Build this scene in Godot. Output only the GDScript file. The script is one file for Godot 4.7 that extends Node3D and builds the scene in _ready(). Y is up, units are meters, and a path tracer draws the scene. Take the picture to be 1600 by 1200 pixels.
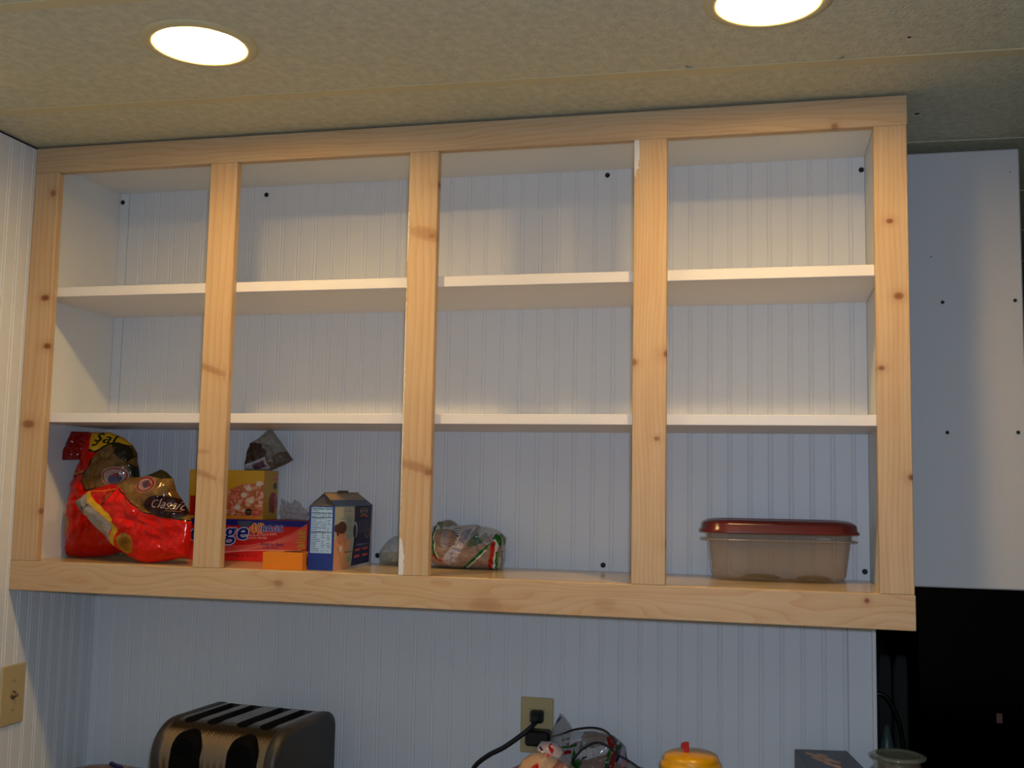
extends Node3D
# A kitchen corner: unfinished pine cabinet on a beadboard wall, two recessed ceiling lamps, a camera flash.
const YB := 1.35            # height of the cabinet's lower edge above the floor
const SH := 0.0605          # top of the cabinet's bottom board, above that edge
const CT := -0.44           # counter top, relative to that edge
const CEIL := 0.957         # ceiling, relative to that edge

var M := {}

# ------------------------------------------------------------------ helpers
func P(x: float, y: float, z: float) -> Vector3:
	return Vector3(x, y + YB, z)

func begin() -> SurfaceTool:
	var st := SurfaceTool.new()
	st.begin(Mesh.PRIMITIVE_TRIANGLES)
	return st

func obj(called: String, st, m: Material, parent: Node = null, at := Vector3.ZERO) -> MeshInstance3D:
	var o := MeshInstance3D.new()
	o.name = called
	if st is SurfaceTool:
		st.generate_normals()
		o.mesh = st.commit()
	else:
		o.mesh = st
	o.material_override = m
	o.position = at
	(parent if parent else self).add_child(o, true)
	return o

func thing(called: String, label: String, category: String, at := Vector3.ZERO, turn := 0.0, group := "") -> Node3D:
	var o := Node3D.new()
	o.name = called
	add_child(o, true)
	o.position = at
	o.rotation.y = turn
	tag(o, label, category, group)
	return o

func tag(o: Node, label: String, category := "", group := ""):
	o.set_meta("label", label)
	if category: o.set_meta("category", category)
	if group: o.set_meta("group", group)

func structure(o: Node, label := ""):
	o.set_meta("kind", "structure")
	if label: o.set_meta("label", label)

func tri(st: SurfaceTool, a: Vector3, b: Vector3, c: Vector3, ua := Vector2.ZERO, ub := Vector2.ZERO, uc := Vector2.ZERO):
	st.set_uv(ua); st.add_vertex(a)
	st.set_uv(ub); st.add_vertex(b)
	st.set_uv(uc); st.add_vertex(c)

# a flat polygon facing away from `inside`
func face(st: SurfaceTool, pts: Array, inside: Vector3, uvs: Array = []):
	var n: Vector3 = (pts[1] - pts[0]).cross(pts[2] - pts[0])
	var mid := Vector3.ZERO
	for p in pts: mid += p / pts.size()
	var flip: bool = n.dot(mid - inside) > 0   # clockwise seen from outside
	for k in range(1, pts.size() - 1):
		var i := [0, k + 1, k] if flip else [0, k, k + 1]
		var u := [Vector2.ZERO, Vector2.ZERO, Vector2.ZERO]
		if uvs.size(): u = [uvs[i[0]], uvs[i[1]], uvs[i[2]]]
		tri(st, pts[i[0]], pts[i[1]], pts[i[2]], u[0], u[1], u[2])

# box with chamfered edges; uvf maps a position to texture coordinates
func box(st: SurfaceTool, lo: Vector3, hi: Vector3, ch := 0.001, uvf = null):
	st.set_smooth_group(-1)
	var c := (lo + hi) / 2
	var h := (hi - lo) / 2
	ch = min(ch, min(h.x, min(h.y, h.z)) * 0.9)
	var put := func(pts: Array):
		var uv := []
		if uvf != null:
			for p in pts: uv.append(uvf.call(p))
		face(st, pts, c, uv)
	var v := func(sx, sy, sz, ax):   # corner of the face on axis ax
		var q := Vector3(sx * (h.x - (0.0 if ax == 0 else ch)), sy * (h.y - (0.0 if ax == 1 else ch)), sz * (h.z - (0.0 if ax == 2 else ch)))
		return c + q
	for s in [-1, 1]:
		put.call([v.call(s, -1, -1, 0), v.call(s, 1, -1, 0), v.call(s, 1, 1, 0), v.call(s, -1, 1, 0)])
		put.call([v.call(-1, s, -1, 1), v.call(1, s, -1, 1), v.call(1, s, 1, 1), v.call(-1, s, 1, 1)])
		put.call([v.call(-1, -1, s, 2), v.call(1, -1, s, 2), v.call(1, 1, s, 2), v.call(-1, 1, s, 2)])
		for t in [-1, 1]:
			put.call([v.call(s, t, -1, 0), v.call(s, t, 1, 0), v.call(s, t, 1, 1), v.call(s, t, -1, 1)])
			put.call([v.call(s, -1, t, 0), v.call(s, 1, t, 0), v.call(s, 1, t, 2), v.call(s, -1, t, 2)])
			put.call([v.call(-1, s, t, 1), v.call(1, s, t, 1), v.call(1, s, t, 2), v.call(-1, s, t, 2)])
			for r in [-1, 1]:
				put.call([v.call(s, t, r, 0), v.call(s, t, r, 1), v.call(s, t, r, 2)])

func boxm(lo: Vector3, hi: Vector3, ch := 0.001, uvf = null) -> SurfaceTool:
	var st := begin()
	box(st, lo, hi, ch, uvf)
	return st

func lathe(st: SurfaceTool, prof: Array, seg := 40, at := Vector3.ZERO):
	st.set_smooth_group(0)
	for k in prof.size() - 1:
		for i in seg:
			var a0 := TAU * i / seg
			var a1 := TAU * (i + 1) / seg
			var f := func(p: Vector2, a: float): return at + Vector3(p.x * cos(a), p.y, p.x * sin(a))
			var A = f.call(prof[k], a0); var B = f.call(prof[k], a1)
			var C = f.call(prof[k + 1], a1); var D = f.call(prof[k + 1], a0)
			if prof[k].x > 1e-6: tri(st, A, C, B) if false else tri(st, A, B, C)
			if prof[k + 1].x > 1e-6: tri(st, A, C, D)

func tube(st: SurfaceTool, pts: Array, r: float, seg := 10, steps := 8):
	st.set_smooth_group(0)
	var path := []
	for k in pts.size() - 1:
		var p0: Vector3 = pts[max(k - 1, 0)]; var p1: Vector3 = pts[k]; var p2: Vector3 = pts[k + 1]; var p3: Vector3 = pts[min(k + 2, pts.size() - 1)]
		for s in steps: path.append(p1.cubic_interpolate(p2, p0, p3, float(s) / steps))
	path.append(pts[-1])
	var rings := []
	var side := Vector3.UP
	for k in path.size():
		var t: Vector3 = (path[min(k + 1, path.size() - 1)] - path[max(k - 1, 0)]).normalized()
		side = (side - t * side.dot(t))
		if side.length() < 0.01: side = t.cross(Vector3.RIGHT)
		side = side.normalized()
		var b := t.cross(side)
		var ring := []
		for i in seg: ring.append(path[k] + (side * cos(TAU * i / seg) + b * sin(TAU * i / seg)) * r)
		rings.append(ring)
	for k in rings.size() - 1:
		for i in seg:
			var j := (i + 1) % seg
			tri(st, rings[k][i], rings[k][j], rings[k + 1][j])
			tri(st, rings[k][i], rings[k + 1][j], rings[k + 1][i])
	for e in [0, rings.size() - 1]:
		face(st, rings[e], path[1] if e == 0 else path[-2])

# closed rings (arrays of Vector3, equal length) joined into a skin
func loft(st: SurfaceTool, rings: Array, cap0 := true, cap1 := true, smooth := 0):
	st.set_smooth_group(smooth)
	var n: int = rings[0].size()
	for k in rings.size() - 1:
		for i in n:
			var j := (i + 1) % n
			tri(st, rings[k][i], rings[k][j], rings[k + 1][j])
			tri(st, rings[k][i], rings[k + 1][j], rings[k + 1][i])
	var mid := Vector3.ZERO
	for p in rings[rings.size() / 2]: mid += p / n
	st.set_smooth_group(-1)
	if cap0: face(st, rings[0], mid)
	if cap1: face(st, rings[-1], mid)

func round_rect(w: float, d: float, r: float, y: float, seg := 6) -> Array:
	var out := []
	for q in 4:
		var c := Vector2((w / 2 - r) * (1 if q in [0, 3] else -1), (d / 2 - r) * (1 if q < 2 else -1))
		for i in seg + 1:
			var a := PI / 2 * q + PI / 2 * i / seg
			out.append(Vector3(c.x + r * cos(a), y, c.y + r * sin(a)))
	return out

# A stuffed bag or loaf: an outline (sketch units, y down) given depth front and back.
func pillow(outline: Array, org: Vector2, k: Vector2, front: float, back: float, seed_ := 1, wrinkle := 0.004, power := 2.2, fine := 60.0, rings := 18, rays := 84) -> ArrayMesh:
	var st := begin()
	st.set_smooth_group(0)
	var nz := FastNoiseLite.new(); nz.seed = seed_; nz.frequency = 1.0
	nz.noise_type = FastNoiseLite.TYPE_SIMPLEX; nz.fractal_octaves = 2
	var lo := Vector2(1e9, 1e9); var hi := -lo; var c := Vector2.ZERO
	for p in outline:
		lo = lo.min(p); hi = hi.max(p)
	var area := 0.0
	for i in outline.size():
		var a: Vector2 = outline[i]; var b: Vector2 = outline[(i + 1) % outline.size()]
		var cr := a.cross(b); area += cr; c += (a + b) * cr
	c /= 3 * area
	var angles := []
	for i in rays: angles.append(-PI + TAU * i / rays)
	for p in outline: angles.append((p - c).angle())
	angles.sort()
	var edge := []
	for a in angles:
		var best := 0.0
		var far := c + Vector2.from_angle(a) * 1e5
		for i in outline.size():
			var hit = Geometry2D.segment_intersects_segment(c, far, outline[i] + (outline[i] - outline[(i + 1) % outline.size()]) * 0.001, outline[(i + 1) % outline.size()])
			if hit != null: best = max(best, (hit - c).length())
		edge.append(best)
	var n := angles.size()
	var at := func(r: int, i: int, side: float) -> Array:
		var s := float(r) / rings
		s = 1.0 - pow(1.0 - s, 1.35)
		var q: Vector2 = c + Vector2.from_angle(angles[i]) * edge[i] * s
		var xy := Vector2((q.x - org.x) * k.x, (org.y - q.y) * k.y)
		var body: float = pow(max(0.0, 1.0 - pow(s, power)), 0.55)
		var w: float = absf(nz.get_noise_2d(xy.x * fine * 0.5, xy.y * fine * 0.5)) * 1.2 - 0.3 + 0.45 * nz.get_noise_2d(xy.x * fine * 1.7 + 9.0, xy.y * fine * 1.7)
		var z: float = side * ((front if side > 0 else back) * body + wrinkle * w * min(1.0, body * 1.6))
		z += wrinkle * 0.8 * nz.get_noise_2d(xy.x * fine * 0.4 + 40.0, xy.y * fine * 0.4) * s
		return [Vector3(xy.x, xy.y, z), (q - lo) / (hi - lo)]
	for side in [1.0, -1.0]:
		for r in rings:
			for i in n:
				var j := (i + 1) % n
				var A: Array = at.call(r, i, side); var B: Array = at.call(r, j, side)
				var C: Array = at.call(r + 1, j, side); var D: Array = at.call(r + 1, i, side)
				if side > 0:
					tri(st, A[0], C[0], D[0], A[1], C[1], D[1])
					if r: tri(st, A[0], B[0], C[0], A[1], B[1], C[1])
				else:
					tri(st, A[0], D[0], C[0], A[1], D[1], C[1])
					if r: tri(st, A[0], C[0], B[0], A[1], C[1], B[1])
	st.index()
	st.generate_normals()
	return st.commit()

# ------------------------------------------------------------------ flat print painted into textures
class Painter:
	var img: Image
	var lo := Vector2.ZERO
	var s := Vector2.ONE
	var w: int
	var h: int
	func _init(lo_: Vector2, hi: Vector2, width: int, base: Color, height := 0):
		lo = lo_
		w = width
		h = height if height else int(width * (hi.y - lo.y) / (hi.x - lo.x))
		s = Vector2(w, h) / (hi - lo)
		img = Image.create(w, h, false, Image.FORMAT_RGBA8)
		img.fill(base)
	func dot(x: int, y: int, c: Color):
		if x < 0 or y < 0 or x >= w or y >= h: return
		if c.a >= 1.0 or img.get_pixel(x, y).a < 0.02: img.set_pixel(x, y, c)
		else:
			var o := img.get_pixel(x, y)
			var m := o.lerp(Color(c.r, c.g, c.b), c.a); m.a = max(o.a, c.a)
			img.set_pixel(x, y, m)
	func poly(pts: Array, c: Color):
		var q := PackedVector2Array()
		var a := Vector2(1e9, 1e9); var b := -a
		for p in pts:
			var t: Vector2 = (p - lo) * s
			q.append(t); a = a.min(t); b = b.max(t)
		for y in range(max(0, int(a.y)), min(h, int(b.y) + 1)):
			for x in range(max(0, int(a.x)), min(w, int(b.x) + 1)):
				if Geometry2D.is_point_in_polygon(Vector2(x + 0.5, y + 0.5), q): dot(x, y, c)
	func oval(at: Vector2, rx: float, ry: float, c: Color, turn := 0.0):
		var pts := []
		for i in 32: pts.append(at + Vector2(rx * cos(TAU * i / 32), ry * sin(TAU * i / 32)).rotated(turn))
		poly(pts, c)
	func line(pts: Array, width: float, c: Color):
		for i in pts.size() - 1:
			var d: Vector2 = (pts[i + 1] - pts[i]).normalized().orthogonal() * width / 2
			poly([pts[i] + d, pts[i + 1] + d, pts[i + 1] - d, pts[i] - d], c)
			oval(pts[i + 1], width / 2, width / 2, c)
	func rect(x0: float, y0: float, x1: float, y1: float, c: Color):
		poly([Vector2(x0, y0), Vector2(x1, y0), Vector2(x1, y1), Vector2(x0, y1)], c)
	func speckle(pts: Array, cols: Array, count: int, r0: float, r1: float, seed_: int):
		var rng := RandomNumberGenerator.new(); rng.seed = seed_
		var a := Vector2(1e9, 1e9); var b := -a
		for p in pts: a = a.min(p); b = b.max(p)
		var q := PackedVector2Array(pts)
		for k in count:
			var p := Vector2(rng.randf_range(a.x, b.x), rng.randf_range(a.y, b.y))
			var r := rng.randf_range(r0, r1); var c: Color = cols[rng.randi() % cols.size()]; var t := rng.randf() * PI; var f := rng.randf_range(0.5, 1.0)
			if Geometry2D.is_point_in_polygon(p, q): oval(p, r, r * f, c, t)
	func text(what: String, at: Vector2, size: float, c: Color, turn := 0.0, stretch := 1.0, weight := 700, edge := 0.0, edge_c := Color.WHITE, slant := 0.0):
		var tm := TextMesh.new()
		var f := SystemFont.new(); f.font_names = ["Droid Sans"]; f.font_weight = weight
		tm.font = f; tm.font_size = 64; tm.pixel_size = 1.0 / 64; tm.depth = 0.0; tm.text = what
		var arr := tm.get_mesh_arrays()
		var v: PackedVector3Array = arr[Mesh.ARRAY_VERTEX]
		var ix: PackedInt32Array = arr[Mesh.ARRAY_INDEX] if arr[Mesh.ARRAY_INDEX] != null else PackedInt32Array(range(v.size()))
		var put := func(p: Vector3) -> Vector2: return at + Vector2((p.x + p.y * slant) * size * stretch, -p.y * size).rotated(turn)
		if edge > 0:
			for k in 8:
				var d := Vector2.from_angle(TAU * k / 8) * edge
				for i in range(0, ix.size(), 3): poly([put.call(v[ix[i]]) + d, put.call(v[ix[i + 1]]) + d, put.call(v[ix[i + 2]]) + d], edge_c)
		for i in range(0, ix.size(), 3): poly([put.call(v[ix[i]]), put.call(v[ix[i + 1]]), put.call(v[ix[i + 2]])], c)
	func tex() -> ImageTexture:
		img.generate_mipmaps()
		return ImageTexture.create_from_image(img)

func V(a: Array) -> Array:      # [x, y, x, y, ...] to points
	var o := []
	for i in range(0, a.size(), 2): o.append(Vector2(a[i], a[i + 1]))
	return o

func bounds(pts: Array) -> Array:
	var a := Vector2(1e9, 1e9); var b := -a
	for p in pts: a = a.min(p); b = b.max(p)
	return [a, b]

# ------------------------------------------------------------------ materials
func mat(c: Color, rough := 0.6, metal := 0.0, tex: Texture2D = null) -> StandardMaterial3D:
	var m := StandardMaterial3D.new()
	m.albedo_color = c; m.roughness = rough; m.metallic = metal
	if tex: m.albedo_texture = tex
	return m

func film(c: Color, tex: Texture2D = null, rough := 0.12) -> StandardMaterial3D:
	var m := mat(c, rough, 0.0, tex)
	m.transparency = BaseMaterial3D.TRANSPARENCY_ALPHA
	m.metallic_specular = 0.5
	return m

func noise_tex(freq: float, a: Color, b: Color, size := 256, octaves := 4, seed_ := 3) -> NoiseTexture2D:
	var n := FastNoiseLite.new(); n.frequency = freq; n.fractal_octaves = octaves; n.seed = seed_
	var g := Gradient.new(); g.set_color(0, a); g.set_color(1, b)
	var t := NoiseTexture2D.new(); t.width = size; t.height = size; t.seamless = true; t.noise = n; t.color_ramp = g
	return t

# Pine board: u runs across (0..1), v along (0..1). knots: [across, along, size across (0..1), length m, darkness]
func pine(across: float, length: float, seed_: int, knots: Array, lines: float, wave: float, paint: Array = []) -> StandardMaterial3D:
	var w := 96
	var h := int(clamp(length * 1000, 200, 1700))
	var nz := FastNoiseLite.new(); nz.seed = seed_; nz.frequency = 1.0; nz.fractal_octaves = 2
	var data := PackedByteArray(); data.resize(w * h * 3)
	var early := Color(0.79, 0.685, 0.54); var late := Color(0.715, 0.55, 0.375); var kn := Color(0.46, 0.25, 0.11)
	var smear := Color(0.88, 0.87, 0.85)
	for y in h:
		var m := float(y) / h * length
		var drift: float = nz.get_noise_2d(m * 1.5, 5.0) * wave + nz.get_noise_2d(m * 5.0, 25.0) * wave * 0.25
		for x in w:
			var u := float(x) / w
			var d := u + drift * (0.5 + u)
			d += nz.get_noise_2d(u * 1.2 + 70.0, m * 2.2) * wave * 0.8
			var dark := 0.0
			var ring := 0.0
			for q in knots:
				var du: float = (u - q[0]) / q[2]
				var dm: float = (m - q[1] * length) / q[3]
				dm += du * q[5] if q.size() > 5 else 0.0
				var r2: float = du * du + dm * dm
				if r2 < 30.0:
					d += 0.35 * q[2] * exp(-r2 * 0.22) * signf(du) * (1.0 - exp(-absf(du) * 1.5))
					dark = max(dark, q[4] * clampf(1.25 - r2, 0.0, 1.0))
					ring = max(ring, 0.30 * q[4] * exp(-absf(r2 - 1.0) * 2.5) + 0.22 * q[4] * exp(-r2 * 0.18))
			var p := fposmod(d * lines, 1.0)
			var g := pow(p, 3.0) * (1.0 - smoothstep(0.93, 1.0, p))
			g = g * 0.46 + 0.16 * (nz.get_noise_2d(u * 55.0, m * 9.0) + 0.5) + 0.2 * (nz.get_noise_2d(u * 3.0, m * 3.0 + 50.0) + 0.4)
			var c := early.lerp(late, clampf(g, 0.0, 1.0)).lerp(kn, clampf(dark * 0.75 + ring, 0.0, 0.9))
			for q in paint:
				var du: float = (u - q[0]) / q[2]; var dm: float = (m - q[1] * length) / q[3]
				if du * du + dm * dm + 0.5 * nz.get_noise_2d(u * 20.0, m * 60.0) < 1.0: c = smear
			var i := (y * w + x) * 3
			data[i] = int(c.r * 255); data[i + 1] = int(c.g * 255); data[i + 2] = int(c.b * 255)
	var img := Image.create_from_data(w, h, false, Image.FORMAT_RGB8, data)
	img.generate_mipmaps()
	var mt := mat(Color.WHITE, 0.5, 0.0, ImageTexture.create_from_image(img))
	mt.metallic_specular = 0.4
	return mt

# ------------------------------------------------------------------ scene
func _ready():
	_camera_and_light()
	_materials()
	_room()
	_cabinet()
	_hanging_cabinet()
	_lamp(Vector3(0.638, CEIL + YB, 0.432), "round recessed ceiling lamp left, over the second cabinet upright")
	_lamp(Vector3(1.556, CEIL + YB, 0.418), "round recessed ceiling lamp right, cut off by the photo's top edge")
	_shelf_things()
	_counter_things()
	_dark_room_things()

func _camera_and_light():
	var cam := Camera3D.new()
	cam.name = "camera"
	add_child(cam)
	var b := Basis(Vector3.UP, 0.2308) * Basis(Vector3.RIGHT, 0.097) * Basis(Vector3.BACK, 0.0186)
	cam.transform = Transform3D(b, P(1.5446, 0.2325, 1.9786))
	cam.fov = rad_to_deg(2 * atan(600.0 / 1668.84))
	cam.near = 0.05; cam.far = 60
	cam.current = true
	var we := WorldEnvironment.new(); we.name = "environment"
	var e := Environment.new()
	e.background_mode = Environment.BG_COLOR
	e.background_color = Color(0.01, 0.01, 0.012)
	e.tonemap_mode = Environment.TONE_MAPPER_LINEAR
	e.tonemap_exposure = 1.0
	e.sdfgi_enabled = true; e.ssao_enabled = true; e.ssil_enabled = true
	we.environment = e
	add_child(we)
	# the flash of the camera that took the photograph
	var fl := OmniLight3D.new(); fl.name = "camera_flash"
	fl.position = P(1.572, 0.268, 1.985)
	fl.light_color = Color(0.79, 0.87, 1.0)
	fl.light_energy = FLASH
	fl.light_size = 0.02
	fl.omni_range = 14; fl.omni_attenuation = 2.0
	fl.shadow_enabled = true
	add_child(fl)

const FLASH := 1.0
const LAMP := 0.33
const LAMP_COLOR := Color(1.0, 0.84, 0.57)

func _materials():
	M.white = mat(Color(0.88, 0.88, 0.86), 0.42)
	M.bead = mat(Color(0.86, 0.87, 0.87), 0.5)
	M.shelf = mat(Color(0.90, 0.88, 0.86), 0.4)
	M.bottom = mat(Color(0.80, 0.70, 0.53), 0.18)
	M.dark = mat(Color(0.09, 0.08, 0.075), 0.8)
	M.gap = mat(Color(0.05, 0.05, 0.05), 0.9)
	var bump := NoiseTexture2D.new()
	var n := FastNoiseLite.new(); n.noise_type = FastNoiseLite.TYPE_CELLULAR; n.frequency = 0.03; n.fractal_octaves = 3; n.seed = 7
	n.cellular_return_type = FastNoiseLite.RETURN_DISTANCE2_SUB
	n.domain_warp_enabled = true; n.domain_warp_amplitude = 45; n.domain_warp_frequency = 0.02
	bump.width = 512; bump.height = 512; bump.seamless = true; bump.noise = n; bump.as_normal_map = true; bump.bump_strength = 5.0
	M.ceiling = mat(Color(0.86, 0.84, 0.71), 0.5, 0.0, noise_tex(0.02, Color(0.88, 0.88, 0.88), Color(1, 1, 1), 256, 4))
	M.ceiling.uv1_triplanar = true; M.ceiling.uv1_world_triplanar = true
	M.ceiling.uv1_scale = Vector3(7, 7, 7)
	M.ceiling.normal_enabled = true; M.ceiling.normal_texture = bump; M.ceiling.normal_scale = 1.1
	M.batten = mat(Color(0.80, 0.75, 0.57), 0.5)
	M.wall = mat(Color(0.80, 0.76, 0.68), 0.8)
	M.floor = mat(Color(0.72, 0.67, 0.58), 0.6, 0.0, noise_tex(0.03, Color(0.8, 0.8, 0.8), Color(1, 1, 1)))
	M.floor.uv1_triplanar = true; M.floor.uv1_world_triplanar = true
	M.counter = mat(Color(0.55, 0.49, 0.40), 0.4, 0.0, noise_tex(0.15, Color(0.75, 0.72, 0.7), Color(1, 1, 1)))
	M.counter.uv1_triplanar = true; M.counter.uv1_world_triplanar = true; M.counter.uv1_scale = Vector3(3, 3, 3)
	M.screw = mat(Color(0.06, 0.06, 0.065), 0.45, 0.3)
	M.black = mat(Color(0.025, 0.025, 0.025), 0.4)
	M.rubber = mat(Color(0.02, 0.02, 0.02), 0.55)
	M.beige = mat(Color(0.72, 0.65, 0.46), 0.45)

# one strip of beadboard: a flat with a groove, a bead and a groove along one edge. Local x across, z out, y up.
func bead_strip(width: float, y0: float, y1: float) -> ArrayMesh:
	var st := begin()
	var g := 0.0013
	var prof := [Vector2(0, -g), Vector2(0.0012, -0.0004), Vector2(0.0022, 0)]
	var f := width - 0.0085
	prof += [Vector2(f - 0.001, 0), Vector2(f, -0.0004), Vector2(f + 0.0011, -g)]
	for k in 7:
		var a := PI - PI * k / 6
		prof.append(Vector2(f + 0.0045 + 0.0031 * cos(a), -g * 0.9 + 0.0012 * sin(a)))
	prof.append(Vector2(width, -g))
	st.set_smooth_group(-1)
	for k in prof.size() - 1:
		var a: Vector2 = prof[k]; var b: Vector2 = prof[k + 1]
		face(st, [Vector3(a.x, y0, a.y), Vector3(b.x, y0, b.y), Vector3(b.x, y1, b.y), Vector3(a.x, y1, a.y)], Vector3((a.x + b.x) / 2, (y0 + y1) / 2, -0.05))
	# edges and back
	face(st, [Vector3(0, y0, -g), Vector3(width, y0, -g), Vector3(width, y0, -0.005), Vector3(0, y0, -0.005)], Vector3(width / 2, y1, 0))
	face(st, [Vector3(0, y1, 0), Vector3(width, y1, 0), Vector3(width, y1, -0.005), Vector3(0, y1, -0.005)], Vector3(width / 2, y0, 0))
	st.generate_normals()
	return st.commit()

func _room():
	# left wall with beadboard, behind it the bare wall
	var wl := obj("wall_left", boxm(P(-0.16, -YB, -0.42), P(-0.0052, CEIL + 0.05, 3.3), 0.001), M.gap)
	structure(wl, "white beadboard wall left of the cabinet")
	var strip := bead_strip(0.0378, -YB + 0.002, CEIL - 0.006)
	for k in 52:
		var o := obj("plank", strip, M.bead, wl, P(0, 0, -0.294 + 0.0378 * k + 0.0085))
		o.rotation.y = PI / 2
		o.position = P(0, 0, -0.2645 + 0.0378 * k)
	obj("plank", boxm(P(-0.005, -YB + 0.002, -0.3122), P(0, CEIL - 0.006, -0.3024), 0.0004), M.bead, wl)
	# back wall with beadboard up to its end at the opening
	var wb := obj("wall_back", boxm(P(-0.16, -YB, -0.42), P(1.762, CEIL + 0.05, -0.3125), 0.001), M.wall)
	structure(wb, "white beadboard wall behind the counter")
	var s2 := bead_strip(0.0413, CT + 0.001, CEIL - 0.008)
	var x := 1.004 - 0.0413 * 24
	for k in 42:
		if x + 0.0413 < 1.752: obj("plank", s2, M.bead, wb, P(x - 0.037, 0, -0.3072))
		x += 0.0413
	obj("plank", boxm(P(1.7115, CT + 0.001, -0.3122), P(1.7568, CEIL - 0.008, -0.3072), 0.0004), M.bead, wb)
	# end trim of the wall at the opening
	var tr := obj("trim_1", boxm(P(1.757, CT, -0.40), P(1.765, 0.0, -0.304), 0.001), M.white)
	structure(tr, "narrow white edge strip where the beadboard wall ends")
	# floor, other walls
	structure(obj("floor", boxm(P(-0.2, -YB - 0.1, -3.9), P(5.1, -YB, 3.5), 0.001), M.floor), "floor of the room")
	structure(obj("wall_front", boxm(P(-0.2, -YB, 3.3), P(5.1, CEIL + 0.05, 3.45), 0.001), M.wall), "wall behind the camera")
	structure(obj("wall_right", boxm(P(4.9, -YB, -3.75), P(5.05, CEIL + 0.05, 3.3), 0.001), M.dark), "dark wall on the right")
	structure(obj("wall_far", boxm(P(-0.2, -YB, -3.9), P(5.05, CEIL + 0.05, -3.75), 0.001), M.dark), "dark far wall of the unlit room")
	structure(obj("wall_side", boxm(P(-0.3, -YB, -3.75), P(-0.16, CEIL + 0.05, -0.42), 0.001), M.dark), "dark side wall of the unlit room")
	# ceiling: panels between battens, holes for the lamps, a slab above
	var ce := obj("ceiling", boxm(P(-0.3, CEIL + 0.16, -3.9), P(5.1, CEIL + 0.22, 3.5), 0.001), M.gap)
	structure(ce, "beige textured panel ceiling")
	var turn := 0.026      # the panel joints run slightly askew to the wall
	ce.rotation.y = turn
	var h1 := Vector2(0.638, 0.432).rotated(turn); var h2 := Vector2(1.556, 0.418).rotated(turn)
	_ceiling_specks(ce)
	var rows := [-3.9, -2.71, -2.3, -1.89, -1.48, -1.07, -0.66, -0.245, 0.205, 0.625, 1.02, 1.41, 1.82, 2.23, 2.64, 3.05, 3.46]
	for k in rows.size() - 1:
		var z0: float = rows[k] + 0.0015; var z1: float = rows[k + 1] - 0.0015
		if k == 8:
			obj("ceiling_panel", holed_panel(z0, z1, [h1, h2], 0.0765), M.ceiling, ce)
		else:
			obj("ceiling_panel", boxm(P(-0.1, CEIL, z0), P(5.0, CEIL + 0.012, z1), 0.002), M.ceiling, ce)
		if k and k < 15 and k != 7:
			obj("batten", boxm(P(-0.1, CEIL - 0.0016, rows[k] - 0.014), P(5.0, CEIL + 0.001, rows[k] + 0.014), 0.0007), M.batten, ce)

func _ceiling_specks(ce: Node):
	for q in [Vector3(1.775, 0.0035, 0.245), Vector3(1.835, 0.005, -0.12)]:
		var st := begin()
		lathe(st, [Vector2(q.y, 0.0002), Vector2(q.y * 0.8, -0.0006), Vector2(0, -0.001)], 14)
		obj("nail_head", st, mat(Color(0.22, 0.13, 0.07), 0.7), ce, P(q.x, CEIL, q.z).rotated(Vector3.UP, -0.026))

func holed_panel(z0: float, z1: float, holes: Array, r: float) -> SurfaceTool:
	var st := begin()
	st.set_smooth_group(-1)
	var y := CEIL + YB
	var under := Vector3(0, 100, 0)
	var x := -0.1
	var q := func(a: float, b: float):
		face(st, [Vector3(a, y, z0), Vector3(b, y, z0), Vector3(b, y, z1), Vector3(a, y, z1)], under)
		face(st, [Vector3(a, y + 0.012, z0), Vector3(b, y + 0.012, z0), Vector3(b, y + 0.012, z1), Vector3(a, y + 0.012, z1)], -under)
	for c in holes:
		var half := 0.13
		q.call(x, c.x - half)
		var seg := 48
		for i in seg:
			var ps := []
			for a in [TAU * i / seg, TAU * (i + 1) / seg]:
				var d := Vector2(cos(a), sin(a))
				var zlim: float = (z1 - c.y) if d.y > 0 else (c.y - z0)
				var t: float = min(half / max(absf(d.x), 1e-5), zlim / max(absf(d.y), 1e-5))
				ps.append([c + d * r, c + d * t])
			for h in [0.0, 0.012]:
				face(st, [Vector3(ps[0][0].x, y + h, ps[0][0].y), Vector3(ps[1][0].x, y + h, ps[1][0].y), Vector3(ps[1][1].x, y + h, ps[1][1].y), Vector3(ps[0][1].x, y + h, ps[0][1].y)], under if h == 0.0 else -under)
			x = c.x + half
	q.call(x, 5.0)
	return st

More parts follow.
